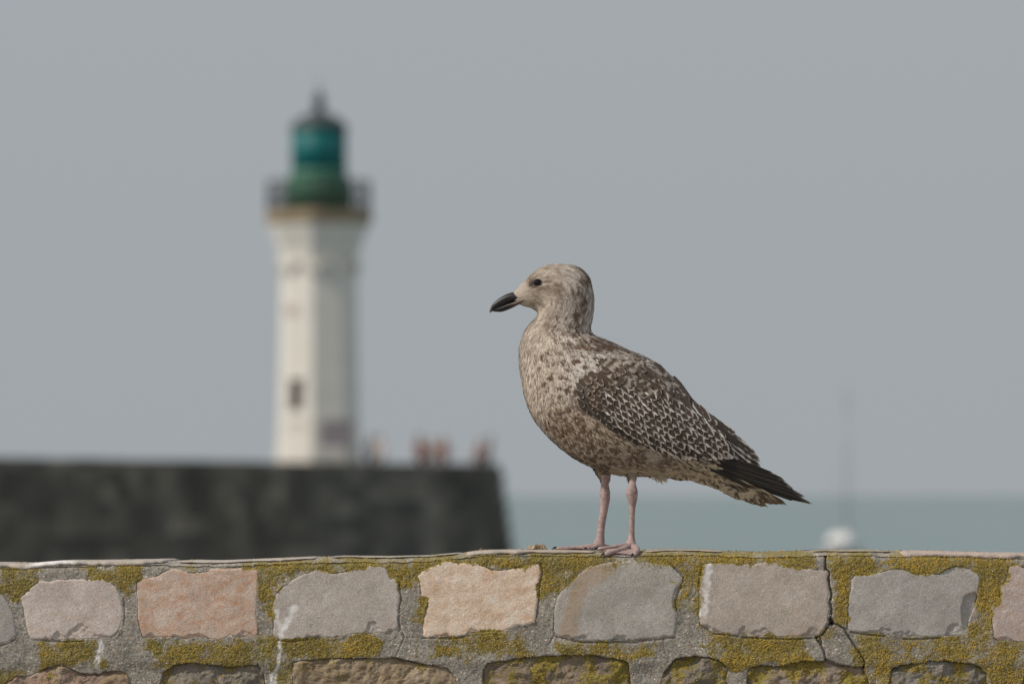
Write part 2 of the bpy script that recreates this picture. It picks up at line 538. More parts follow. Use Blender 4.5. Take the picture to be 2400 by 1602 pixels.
for zz in (1.12, 0.62, 0.18):
    ring = [(math.cos(2 * math.pi * i / 48) * 119 * k, math.sin(2 * math.pi * i / 48) * 119 * k, lz(493) - DECK + zz) for i in range(49)]
    link('rail', tube(ring, [0.03] * 49, 6, 'rail'), M_IRON, house)
oct_profile('lantern_base', [(77 * k, lz(493.5)), (77 * k, lz(424)), (75 * k, lz(419))], M_LGREEN, 0, 40, True)
oct_profile('lantern_ledge', [(68 * k, lz(419.5)), (67 * k, lz(404)), (66 * k, lz(398))], M_LGREEN2, 0, 40, True)
oct_profile('lantern_glass', [(63 * k, lz(398.5)), (63 * k, lz(303))], M_GLASS, 0, 40, True)
oct_profile('lamp', [(3 * k, lz(386)), (22 * k, lz(378)), (26 * k, lz(355)), (22 * k, lz(332)), (3 * k, lz(325))], plain('lamp_lens', (0.02, 0.12, 0.12), 0.3, 0.6), 0, 20, True)
for i in range(12):
    a = 2 * math.pi * i / 12
    o = link('glazing_bar', tube([(0, 0, lz(398) - DECK), (0, 0, lz(303) - DECK)], [0.02] * 2, 6, 'glazing_bar'), M_LGREEN, house)
    o.location = (math.cos(a) * 63.5 * k, math.sin(a) * 63.5 * k, 0)
oct_profile('dome', [(68 * k, lz(303.5)), (68 * k, lz(299)), (64 * k, lz(292)), (56 * k, lz(283)), (45 * k, lz(275)), (31 * k, lz(268)), (18 * k, lz(262)), (11 * k, lz(256)), (9 * k, lz(250))], M_DOME, 0, 40, True)
oct_profile('finial', [(8 * k, lz(250.5)), (13 * k, lz(246)), (16 * k, lz(239)), (15 * k, lz(232)), (11 * k, lz(225)), (7 * k, lz(218)), (4 * k, lz(210))], M_DOME, 0, 20, True)
oct_profile('lightning_rod', [(1.6 * k, lz(216)), (1.0 * k, lz(178))], M_IRON, 0, 8, True)
# window slit, blind window and graffiti on their facets
def facet_part(name, px, py0, py1, wpx, mat, depth, ang):
    z0, z1 = lz(py1) - DECK, lz(py0) - DECK
    rad = 94 * k * math.cos(math.pi / 8)
    V, Fc = boxes([(-wpx * k / 2, wpx * k / 2, -depth, 0.06, z0, z1)])
    # frame proud of the wall with the opening set into it
    o = link(name, make_mesh(name, V, Fc, False), mat, house)
    off = (px - 747) * k
    nx, ny = math.cos(ang), math.sin(ang)
    # point of the facet plane seen at that column
    tx, ty = -ny, nx
    s = (off - nx * rad) / tx
    o.location = (nx * rad + tx * s, ny * rad + ty * s, 0)
    o.rotation_euler = (0, 0, ang + math.pi / 2)
    return o
A_LIT = ROT8 - math.pi / 8
A_SH = ROT8 + math.pi / 8
w = facet_part('window', 697, 890, 983, 34, M_DARK, 0.03, A_LIT)
fr = facet_part('window_frame', 697, 884, 889.5, 46, M_TOWER, 0.10, A_LIT)
facet_part('window_sill', 697, 983.5, 989, 46, M_TOWER, 0.12, A_LIT)
facet_part('blind_window', 684, 716, 738, 30, plain('faded_pink_render', (0.52, 0.42, 0.37), 0.85), 0.02, A_LIT)
facet_part('graffiti', 790, 985, 1052, 78, M_GRAFFITI, 0.09, A_SH)

# ------------------------------------------------------------------ people on the pier
def skin_mesh(name, pts, edges, radii, parent, mat, root=0, levels=1):
    me = bpy.data.meshes.new(name)
    me.from_pydata(pts, edges, [])
    me.materials.append(mat)
    o = link(name, me, None, parent)
    m = o.modifiers.new('skin', 'SKIN')
    for i, r in enumerate(radii):
        d = me.skin_vertices[0].data[i]
        d.radius = (r, r) if not isinstance(r, tuple) else r
        d.use_root = i == root
    s = o.modifiers.new('subdivision', 'SUBSURF'); s.levels = levels; s.render_levels = levels
    return o
M_SKIN = plain('skin', (0.42, 0.25, 0.17), 0.6)
def person(px, off, height, facing, shirt, trousers, hair, lean, label):
    # stand on the deck behind the parapet at that column
    p0 = PIER_C + PN2 * off
    tx = (px - 1200) / F
    # solve p0 + u*s with x = tx*(D0+y)
    s = (tx * (D0 + p0[1]) - p0[0]) / (PU2[0] - tx * PU2[1])
    x, y = p0 + PU2 * s
    root = empty('person', (x, y, DECK), label, 'person', 'people standing on the pier')
    root.rotation_euler = (0, 0, facing)
    root.scale = (height / 1.75,) * 3
    L = lean
    def sway(z): return L * max(0, z - 0.9)
    P = lambda a, b, z: (a, b - sway(z), z)
    pts = [P(0, 0, .95), P(0, 0, 1.15), P(0, .0, 1.38), P(0, 0, 1.50), P(0, -.02, 1.60), P(0, -.03, 1.70),
           P(.09, 0, .90), P(.10, -.02, .50), P(.10, .02, .09), P(.10, -.13, .04),
           P(-.09, 0, .90), P(-.10, .03, .50), P(-.10, .05, .09), P(-.10, -.10, .04),
           P(.18, 0, 1.40), P(.25, .03, 1.14), P(.22, -.12, .95), P(.21, -.18, .88),
           P(-.18, 0, 1.40), P(-.25, .03, 1.14), P(-.22, -.12, .95), P(-.21, -.18, .88)]
    ed = [(0, 1), (1, 2), (2, 3), (3, 4), (4, 5), (0, 6), (6, 7), (7, 8), (8, 9), (0, 10), (10, 11), (11, 12), (12, 13),
          (2, 14), (14, 15), (15, 16), (16, 17), (2, 18), (18, 19), (19, 20), (20, 21)]
    ra = [.13, .12, .13, .055, .085, .07, .08, .055, .04, .035, .08, .055, .04, .035, .05, .04, .03, .035, .05, .04, .03, .035]
    skin_mesh('body', pts, ed, ra, root, M_SKIN)
    si = [0, 1, 2, 14, 15, 18, 19]
    spts = [pts[i] for i in si]
    skin_mesh('shirt', spts, [(0, 1), (1, 2), (2, 3), (3, 4), (2, 5), (5, 6)], [.155, .145, .15, .075, .06, .075, .06], root, plain('shirt_cloth', shirt, 0.85))
    ti = [0, 6, 7, 8, 10, 11, 12]
    skin_mesh('trousers', [pts[i] for i in ti], [(0, 1), (1, 2), (2, 3), (0, 4), (4, 5), (5, 6)], [.15, .1, .075, .06, .1, .075, .06], root, plain('trouser_cloth', trousers, 0.85))
    hp = Vector(P(0, .015, 1.655))
    prof = [(0.102 * math.sin(a), 0.115 * math.cos(a)) for a in np.linspace(2.0, 0.02, 9)]
    me = revolve(prof, 16, True, 0, 'hair')
    o = link('hair', me, plain('hair', hair, 0.6), root); o.location = hp
    return root
person(868, 1.3, 1.70, 0.4, (0.75, 0.72, 0.74), (0.25, 0.25, 0.3), (0.10, 0.07, 0.05), 0.05, 'person in white top nearest the lighthouse on the pier')
person(891, 1.6, 1.74, -0.5, (0.78, 0.74, 0.76), (0.5, 0.5, 0.5), (0.25, 0.2, 0.17), 0.0, 'person in white top second from the lighthouse')
person(986, 1.2, 1.78, 0.9, (0.34, 0.055, 0.02), (0.20, 0.05, 0.03), (0.05, 0.04, 0.04), -0.1, 'person in rust red clothes in the middle of the pier end')
person(1012, 2.0, 1.70, -0.3, (0.22, 0.20, 0.20), (0.2, 0.2, 0.22), (0.2, 0.16, 0.14), 0.0, 'person in dark grey top right behind the rust red one')
person(1040, 1.2, 1.72, 0.5, (0.46, 0.17, 0.13), (0.3, 0.2, 0.2), (0.36, 0.30, 0.26), 0.05, 'person in dull red top right of the rust red one')
person(1119, 1.2, 1.66, 1.2, (0.52, 0.19, 0.11), (0.25, 0.15, 0.13), (0.3, 0.22, 0.18), 0.15, 'person in salmon top beside the corner of the pier')
person(1139, 1.5, 1.78, 1.3, (0.14, 0.10, 0.085), (0.1, 0.1, 0.1), (0.07, 0.06, 0.05), 0.25, 'dark haired person in brown leaning at the pier corner')

# ------------------------------------------------------------------ sailing boat
BD = 400.0
BK = BD / F
bx, by = (1972 - 1200) * BK, BD - D0
boat = empty('sailing_boat', (bx, by, 0), 'sailing boat with white cabin and bare mast out on the sea', 'boat')
boat.rotation_euler = (0, 0, math.radians(-10))
M_HULL = plain('white_gelcoat', (0.86, 0.85, 0.82), 0.35, 0.5, 0.05)
M_ALU = plain('mast_aluminium', (0.28, 0.29, 0.31), 0.4, 0.5, 0.1, 6.0, 0.4)
def hull():
    n, k2 = 24, 12
    V = []
    for i in range(n):
        s = i / (n - 1)
        yy = -4.2 + 8.4 * s
        wd = 1.42 * (max(0.0, math.sin(math.pi * (0.10 + 0.62 * s ** 0.9)))) ** 0.8 * (sstep(0, 0.22, s) * 0.96 + 0.04)
        sheer = 1.25 - 0.25 * math.sin(math.pi * s) + 0.25 * (1 - s)
        for j in range(k2):
            a = math.pi * j / (k2 - 1)
            cx = -math.cos(a); cz = math.sin(a) ** 0.6
            V.append((wd * np.sign(cx) * abs(cx) ** 0.6, yy - 0.5 * (1 - s) * (1 - cz) , sheer - (sheer + 0.35) * cz))
    return make_mesh('hull', np.array(V, float), [grid_faces(n, k2, wrap=True)], True)
link('hull', hull(), plain('grey_gelcoat', (0.36, 0.37, 0.39), 0.4, 0.5, 0.05), boat)
link('deck', make_mesh('deck', np.array([(math.copysign(1, j) * 1.35 * math.sin(math.pi * (0.10 + 0.62 * s)) * (0.05 + 0.95 * float(sstep(0, .22, s))), -4.15 + 8.3 * s, 1.22 - 0.25 * math.sin(math.pi * s) + 0.25 * (1 - s)) for s in np.linspace(0, 1, 12) for j in (-1, 1)]), grid_faces(12, 2), False), M_HULL, boat)
G = []
for s in np.linspace(0, 1, 9):
    hgt = 1.38 * math.sin(math.pi * min(1, 0.1 + s * 0.75)) ** 0.5
    for a in np.linspace(0, math.pi, 9):
        G.append((0.95 * math.copysign(abs(math.cos(a)) ** 0.5, math.cos(a)) * (0.6 + 0.4 * math.sin(math.pi * min(1, .25 + s * .6))), -2.2 + 4.0 * s, 1.0 + hgt * math.sin(a) ** 0.5))
link('cabin', make_mesh('cabin', np.array(G), grid_faces(9, 9), True), M_HULL, boat)
for s in (-1, 1):
    for yy in (-1.2, -0.2, 0.8):
        V, Fc = boxes([(s * 0.93 - 0.03, s * 0.93 + 0.03, yy - 0.3, yy + 0.3, 1.28, 1.46)])
        link('cabin_window', make_mesh('cabin_window', V, Fc, False), M_DARK, boat)
link('mast', tube([(0.45, -0.6, 1.2), (0.45, -0.6, 6), (0.45, -0.6, 12.6)], [0.07, 0.065, 0.05], 10, 'mast'), M_ALU, boat)
link('boom', tube([(0.45, -0.5, 2.15), (0.2, 2.9, 2.2)], [0.06, 0.05], 8, 'boom'), M_ALU, boat)
link('furled_sail', tube([(0.45, -0.45, 2.3), (0.4, 0.4, 2.42), (0.3, 1.6, 2.38), (0.2, 2.8, 2.3)], [0.2, 0.22, 0.18, 0.08], 10, 'furled_sail'), plain('sail_cloth', (0.75, 0.73, 0.68), 0.8), boat)
for e in ((0.0, -4.1, 1.5), (0.0, 4.1, 1.2), (1.35, 0.2, 1.05), (-1.35, 0.2, 1.05)):
    link('stay', tube([(0.45, -0.6, 12.3), e], [0.008, 0.008], 5, 'stay'), M_ALU, boat)

# ------------------------------------------------------------------ stone wall
FRONT = -0.10
WK = (D0 + FRONT) / F
wall = empty('stone_wall', (0, 0.1, WALL_FOOT), 'weathered stone wall with lichen covered mortar under the gull', 'wall')
CREST = np.array([(-900, 1322), (-200, 1320), (0, 1319), (60, 1321), (100, 1317), (140, 1314), (200, 1314), (330, 1312), (385, 1311), (400, 1315), (440, 1314), (500, 1315), (560, 1313), (700, 1307), (800, 1304), (900, 1305), (1000, 1303), (1090, 1295), (1130, 1290), (1200, 1289), (1280, 1289), (1400, 1291), (1500, 1291), (1560, 1288), (1640, 1288), (1720, 1292), (1790, 1294), (1850, 1292), (1960, 1289), (2040, 1289), (2100, 1292), (2170, 1291), (2250, 1293), (2320, 1295), (2400, 1296), (2700, 1300), (3400, 1304)], float)
def crest(px): return np.interp(px, CREST[:, 0], CREST[:, 1])

STONES = [   # outline in photo pixels, (lo, mid, hi), iron (r,g,b,amount), kind
 ('A', [(0,1390),(8,1393),(20,1411),(33,1434),(38,1464),(42,1485),(31,1497),(15,1506),(0,1509),(-60,1512),(-120,1500),(-130,1440),(-115,1395),(-50,1385)], ((.26,.24,.235),(.33,.305,.29),(.40,.37,.35)), (.36,.25,.17,.25)),
 ('B', [(47,1398),(66,1385),(74,1372),(95,1360),(115,1362),(143,1356),(179,1356),(217,1356),(245,1354.5),(263,1362),(273,1372),(282,1393),(289,1416),(290,1439),(286,1464),(277,1485),(271,1492),(243,1496),(179,1499),(143,1500),(102,1497.5),(77,1495),(68,1485),(61,1454),(57.5,1431)], ((.42,.365,.33),(.51,.445,.405),(.58,.52,.48)), (.46,.31,.21,.35)),
 ('C', [(319,1362),(329,1354.5),(365,1351),(380.5,1339),(393,1334),(416,1331.5),(434,1339),(460,1339),(480,1338),(498,1331.5),(536,1333),(567,1330),(600,1334),(608.5,1336.6),(607,1362),(604.7,1403),(602,1439),(606,1464),(606,1485),(583,1494),(560,1494),(540,1488),(513,1501),(503,1497.5),(470,1494),(434,1497),(396,1492),(357.5,1493.7),(334.6,1495),(329.5,1479.6),(323,1454),(323,1413),(320.5,1388)], ((.42,.33,.27),(.53,.42,.345),(.61,.52,.45)), (.52,.27,.15,.75)),
 ('D', [(636.6,1436),(639,1413),(647,1390),(662,1372),(693,1354.5),(723.5,1339),(744,1330),(754,1334),(777,1342),(797.5,1341),(813,1336.6),(831,1326),(854,1328),(869,1321),(892,1326),(907,1328),(911,1342),(916,1354.5),(933,1349),(937,1362),(933,1380),(938,1398),(934,1423.5),(934,1449),(935.5,1477),(917.6,1480),(866.5,1486),(828,1485),(805,1491),(780,1495),(749,1491),(718,1495),(682.6,1499),(654.5,1497.5),(639,1487),(639,1464)], ((.36,.325,.29),(.43,.385,.345),(.50,.455,.415)), (.42,.31,.22,.18)),
 ('E', [(977.6,1349),(991.6,1331.5),(1009.5,1328),(1025,1319),(1043,1312),(1060.6,1313.6),(1076,1319),(1096,1315),(1114,1315),(1133,1326),(1153.6,1335),(1177,1334),(1210,1329),(1233,1322.6),(1253,1317),(1266,1317.5),(1268.6,1337),(1263.5,1367),(1261,1403),(1257,1426),(1253,1457),(1228,1464),(1210,1464),(1192,1472),(1177,1481),(1151,1480),(1125.5,1482),(1100,1485),(1071,1491),(1032.5,1491),(1004,1494),(991.6,1490),(991.6,1464),(994,1439),(1000.6,1413),(1002,1402),(989,1398),(982.7,1382.6),(982.7,1367)], ((.50,.39,.30),(.61,.495,.395),(.68,.59,.51)), (.56,.34,.20,.65)),
 ('F', [(1295.4,1459),(1298,1433.7),(1302,1405.6),(1312,1388),(1330,1367),(1355.4,1344),(1381,1326),(1406.5,1320),(1427,1317.5),(1440,1315),(1483,1311),(1534,1317.5),(1560,1317.5),(1572.5,1324),(1585,1336.6),(1600.6,1354.5),(1598,1367),(1583,1380),(1577.6,1408),(1580,1423.5),(1585,1428.6),(1585,1454),(1580,1490),(1549.5,1493.7),(1508.7,1496),(1483,1501),(1457.6,1500),(1406.5,1501),(1355.4,1501),(1327,1493.7),(1304,1491),(1294,1477)], ((.30,.278,.252),(.365,.34,.31),(.43,.405,.375)), (.40,.31,.22,.2)),
 ('G', [(1647,1319),(1665,1320),(1691.6,1315.6),(1709,1319),(1726.5,1320),(1752.7,1318),(1761,1323),(1781,1318),(1807,1313.4),(1829,1319),(1851,1324),(1872.6,1327.6),(1896.6,1331),(1918,1334),(1936,1335),(1942.4,1343),(1938,1351.6),(1940,1369),(1944.6,1391),(1939,1408),(1944.6,1426),(1941,1445),(1942.4,1456),(1931.5,1474),(1923,1485),(1910,1490),(1892,1489),(1872.6,1491),(1851,1492),(1818,1494.5),(1796,1491),(1774.5,1492),(1752.7,1490),(1731,1487),(1711,1484.6),(1694,1482.5),(1667.6,1481.4),(1654.5,1469),(1641,1463),(1637,1445),(1638,1423.6),(1637,1402),(1639,1380),(1638,1362.5),(1643.6,1341)], ((.34,.30,.265),(.42,.365,.32),(.49,.435,.39)), (.40,.28,.19,.3)),
 ('H', [(1980.7,1471.6),(1985,1450),(1985,1428),(1986,1402),(1994,1375.6),(1994,1360),(2002.5,1347),(2022,1346),(2031,1347),(2042,1342),(2061.5,1340.7),(2070,1336),(2087.6,1332),(2103,1328.7),(2118,1333),(2131,1336),(2142,1343),(2153,1344),(2175,1342),(2199,1342),(2212,1332),(2234,1325.5),(2253.5,1325.5),(2275,1333),(2290.6,1342),(2298,1351.6),(2296,1373.5),(2292.8,1389),(2288,1417),(2275,1445.5),(2269,1469.5),(2253.5,1489),(2227,1491),(2205.5,1489),(2183.7,1492),(2151,1492),(2118,1492),(2096,1488),(2074.6,1487),(2052.7,1486),(2022,1481.5),(1994,1478)], ((.30,.282,.262),(.365,.345,.322),(.44,.415,.39)), (.40,.32,.24,.25)),
 ('I', [(2364.8,1325.5),(2384.4,1322),(2400,1328),(2470,1335),(2530,1345),(2545,1420),(2530,1490),(2460,1505),(2400,1504),(2369,1504),(2336,1502),(2325.5,1495.7),(2324,1474),(2321,1456),(2324,1439),(2321,1421.5),(2327.7,1413),(2343,1400),(2343,1373.5),(2358,1356),(2360,1334)], ((.36,.30,.275),(.46,.385,.35),(.54,.475,.44)), (.44,.27,.17,.5)),
 ('z', [(-420,1362),(-300,1350),(-190,1365),(-165,1430),(-180,1500),(-300,1512),(-430,1500),(-445,1420)], ((.40,.34,.30),(.5,.43,.38),(.57,.5,.45)), (.5,.3,.2,.4)),
 ('y', [(2590,1350),(2700,1338),(2850,1345),(2880,1400),(2860,1495),(2720,1508),(2600,1500),(2580,1420)], ((.36,.325,.29),(.43,.385,.345),(.50,.455,.415)), (.42,.31,.22,.3)),
 # second course: set back under the lip of the mortar, rough and mossy
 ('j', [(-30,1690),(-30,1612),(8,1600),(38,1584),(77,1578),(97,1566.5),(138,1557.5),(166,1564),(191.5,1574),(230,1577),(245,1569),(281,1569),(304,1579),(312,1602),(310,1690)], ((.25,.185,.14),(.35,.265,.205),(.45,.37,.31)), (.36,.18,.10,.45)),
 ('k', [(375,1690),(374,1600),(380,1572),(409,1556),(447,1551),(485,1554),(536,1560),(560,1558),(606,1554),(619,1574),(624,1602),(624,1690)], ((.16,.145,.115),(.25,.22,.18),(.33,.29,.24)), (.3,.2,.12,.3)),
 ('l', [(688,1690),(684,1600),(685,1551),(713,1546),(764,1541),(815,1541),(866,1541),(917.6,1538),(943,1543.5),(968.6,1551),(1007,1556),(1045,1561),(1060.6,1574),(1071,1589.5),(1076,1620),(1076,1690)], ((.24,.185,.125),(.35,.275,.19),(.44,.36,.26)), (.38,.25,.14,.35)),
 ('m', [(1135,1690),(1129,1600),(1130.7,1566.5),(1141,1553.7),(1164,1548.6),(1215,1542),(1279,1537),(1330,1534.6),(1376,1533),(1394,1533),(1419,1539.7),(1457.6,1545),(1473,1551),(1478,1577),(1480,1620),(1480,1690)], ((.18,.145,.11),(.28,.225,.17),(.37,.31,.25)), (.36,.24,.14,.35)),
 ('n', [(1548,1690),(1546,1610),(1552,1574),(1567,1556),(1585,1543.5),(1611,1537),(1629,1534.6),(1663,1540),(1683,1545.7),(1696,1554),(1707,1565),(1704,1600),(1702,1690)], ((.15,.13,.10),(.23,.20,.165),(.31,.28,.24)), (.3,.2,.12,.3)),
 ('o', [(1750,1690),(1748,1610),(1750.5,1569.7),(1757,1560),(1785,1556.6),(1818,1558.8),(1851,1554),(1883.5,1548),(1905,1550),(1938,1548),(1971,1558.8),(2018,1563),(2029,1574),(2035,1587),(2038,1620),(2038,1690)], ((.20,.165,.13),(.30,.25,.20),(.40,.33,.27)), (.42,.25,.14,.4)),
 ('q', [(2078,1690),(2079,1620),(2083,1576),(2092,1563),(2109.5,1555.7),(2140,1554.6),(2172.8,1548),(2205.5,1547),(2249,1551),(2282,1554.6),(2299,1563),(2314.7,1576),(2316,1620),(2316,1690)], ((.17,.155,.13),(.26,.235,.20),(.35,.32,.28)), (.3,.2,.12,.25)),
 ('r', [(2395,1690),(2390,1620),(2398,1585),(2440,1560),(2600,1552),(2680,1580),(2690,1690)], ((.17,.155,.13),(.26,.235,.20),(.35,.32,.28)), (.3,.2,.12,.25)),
]
LICHEN = [(0,75,1325,1386,1),(205,335,1322,1376,.9),(262,312,1352,1384,.9),(360,600,1500,1566,1),(100,255,1512,1556,.75),(150,232,1496,1530,.9),(575,690,1308,1350,1),(600,650,1320,1420,1),(430,470,1316,1330,.8),(610,640,1410,1450,.7),
          (640,985,1306,1340,.95),(640,890,1494,1536,1),(590,640,1500,1560,.6),(925,960,1326,1382,1),(974,1000,1335,1455,.9),(1003,1062,1494,1532,.9),(1078,1152,1490,1532,.9),(985,1440,1297,1330,.95),(1262,1300,1320,1392,.95),
          (1290,1350,1318,1392,.75),(1100,1232,1478,1536,.85),(1328,1515,1500,1540,.8),(1490,1720,1290,1322,1),(1598,1645,1305,1378,1),(1630,1648,1335,1480,.95),(1655,1905,1290,1330,.95),(1665,1900,1486,1562,1),(1575,1600,1360,1430,.8),
          (1942,1992,1298,1455,.95),(1940,2410,1300,1350,.9),(2285,2365,1335,1505,1),(2000,2410,1488,1620,.72),(1900,1960,1470,1510,.6),(1640,1700,1560,1610,.8),(640,690,1540,1610,.7),(0,60,1560,1600,.7),(2300,2420,1490,1620,.85),(100,210,1318,1330,.35),(-900,-60,1330,1400,.7),(2420,3300,1310,1600,.6)]
CRACKS = [   # polylines, half-width px, depth px
 ([(1934,1296),(1935,1333),(1944,1343),(1941,1355),(1944,1372),(1948,1392),(1944,1410),(1949,1428),(1946,1450),(1950,1459)], 2.6, 14),
 ([(1950,1459),(1944,1462),(1934,1476),(1926,1487),(1912,1493)], 2.4, 9), ([(1946,1450),(1949,1459),(1943,1458)], 6.0, 16),
 ([(1950,1459),(1962,1462),(1978,1472),(1990,1492),(2003,1512),(2016,1532),(2026,1551),(2024,1562)], 2.2, 10),
 ([(1912,1493),(1922,1507),(1930,1522),(1934,1544)], 2.2, 10), ([(1922,1492),(1926,1510)], 1.6, 8), ([(1934,1544),(1970,1558),(2000,1563),(2024,1563)], 2.6, 12),
 ([(1304,1491),(1320,1494),(1340,1500),(1360,1504),(1400,1504),(1450,1503),(1485,1504),(1510,1499),(1550,1496),(1580,1492)], 2.4, 8),
 ([(1568,1321),(1585,1336),(1601,1354)], 2.2, 8), ([(1600,1360),(1590,1385),(1582,1412),(1586,1430)], 2.0, 7),
 ([(935,1362),(938,1400),(935,1430),(936,1478)], 2.2, 8), ([(936,1462),(943,1478),(948,1492),(940,1510),(930,1532)], 1.2, 4), ([(948,1492),(990,1493)], 0.9, 3),
 ([(990,1494),(1032,1494),(1071,1494),(1100,1488)], 2.0, 7), ([(1120,1322),(1140,1331),(1160,1338),(1190,1336),(1215,1328)], 2.0, 8), ([(1268,1320),(1271,1337),(1265,1370),(1262,1405),(1254,1458)], 2.0, 7),
 ([(654,1500),(690,1502),(750,1494)], 1.8, 6), ([(1640,1460),(1655,1472),(1670,1484),(1700,1486),(1730,1490)], 2.2, 8), ([(1740,1492),(1800,1495),(1850,1497),(1900,1494)], 2.2, 9),
 ([(1994,1480),(2022,1485),(2075,1490)], 2.2, 9), ([(2118,1496),(2150,1497),(2205,1494)], 2.2, 8), ([(102,1500),(145,1503),(200,1501)], 1.8, 6), ([(1645,1330),(1638,1362),(1640,1400)], 1.8, 6),
 ([(2365,1326),(2358,1358),(2343,1377),(2342,1402),(2326,1416)], 1.6, 6), ([(1288,1463),(1300,1486),(1285,1510)], 1.0, 4), ([(1553,1494),(1557,1520),(1562,1535)], 0.8, 3),
 ([(290,1400),(294,1430),(291,1460)], 1.4, 5), ([(0,1512),(20,1507),(36,1498)], 1.4, 5), ([(750,1333),(775,1344),(800,1344),(815,1338)], 2.0, 7),
]
WHITES_MORTAR = [([(655,1498),(657,1520),(652,1560),(645,1580),(640,1610)], 5.0), ([(640,1580),(642,1610)], 9.0), ([(236,1504),(240,1515),(232,1530),(228,1548),(229,1560)], 8.0)]
WHITES_STONE = {'D': [([(690,1424),(686,1436),(672,1455),(662,1475),(658,1500)], 7.0), ([(690,1424),(684,1438)], 12.0), ([(652,1432),(648,1450),(657,1472)], 5.0)],
                'G': [([(1660,1322),(1658,1360),(1655,1400),(1650,1440)], 9.0)]}
IRON_STONE = {'F': [([(1425,1318),(1395,1340),(1365,1370),(1350,1400),(1338,1440),(1330,1492)], 20.0), ([(1420,1320),(1385,1345)], 34.0)]}

def poly_sd(P, x, y):
    """signed distance to a polygon, inside negative"""
    P = np.asarray(P, float)
    d2 = np.full(x.shape, 1e18); inside = np.zeros(x.shape, bool)
    for i in range(len(P)):
        a, b = P[i], P[(i + 1) % len(P)]
        e = b - a; wx, wy = x - a[0], y - a[1]
        tt = np.clip((wx * e[0] + wy * e[1]) / (e @ e), 0, 1)
        d2 = np.minimum(d2, (wx - e[0] * tt) ** 2 + (wy - e[1] * tt) ** 2)
        c = ((a[1] <= y) & (b[1] > y)) | ((b[1] <= y) & (a[1] > y))
        with np.errstate(divide='ignore', invalid='ignore'):
            xi = a[0] + (y - a[1]) * e[0] / e[1]
        inside ^= c & (x < xi)
    d = np.sqrt(d2)
    return np.where(inside, -d, d)

def line_d(L, x, y):
    d2 = np.full(x.shape, 1e18)
    for a, b in zip(L[:-1], L[1:]):
        a = np.array(a, float); e = np.array(b, float) - a
        wx, wy = x - a[0], y - a[1]
        tt = np.clip((wx * e[0] + wy * e[1]) / (e @ e), 0, 1)
        d2 = np.minimum(d2, (wx - e[0] * tt) ** 2 + (wy - e[1] * tt) ** 2)
    return np.sqrt(d2)

def near(L, x, y, m):
    L = np.asarray(L, float)
    return (x > L[:, 0].min() - m) & (x < L[:, 0].max() + m) & (y > L[:, 1].min() - m) & (y < L[:, 1].max() + m)

def refine(P, step=3.0, amp=1.5, seed=0):
    P = np.asarray(P, float); out = []
    for i in range(len(P)):
        a, b = P[i], P[(i + 1) % len(P)]
        n = max(1, int(np.hypot(*(b - a)) / step))
        for j in range(n): out.append(a + (b - a) * j / n)
    out = np.array(out)
    out[:, 0] += amp * fbm(out[:, 0] / 8, out[:, 1] / 8, seed=seed + 5, octv=4, gain=0.7) * 1.6
    out[:, 1] += amp * fbm(out[:, 0] / 8, out[:, 1] / 8, seed=seed + 55, octv=4, gain=0.7) * 1.6
    return out
OUT = {s[0]: refine(s[1], seed=i) for i, s in enumerate(STONES)}

def lichen_field(px, py):
    f = np.zeros(px.shape)
    wx = px + 44 * fbm(px / 42, py / 42, seed=31, gain=0.6); wy = py + 30 * fbm(px / 42, py / 42, seed=32, gain=0.6)
    for (x0, x1, y0, y1, a) in LICHEN:
        m = (px > x0 - 30) & (px < x1 + 30) & (py > y0 - 30) & (py < y1 + 30)
        if not m.any(): continue
        e = np.minimum(np.minimum(wx[m] - x0, x1 - wx[m]), np.minimum(wy[m] - y0, y1 - wy[m]))
        f[m] = np.maximum(f[m], a * sstep(-16, 14, e))
    n = fbm(px / 30, py / 30, seed=41, octv=5, gain=0.62)
    return np.clip(f * (0.90 + 1.25 * n) + 0.34 * np.clip(n, 0, 1) + 0.06, 0, 1)

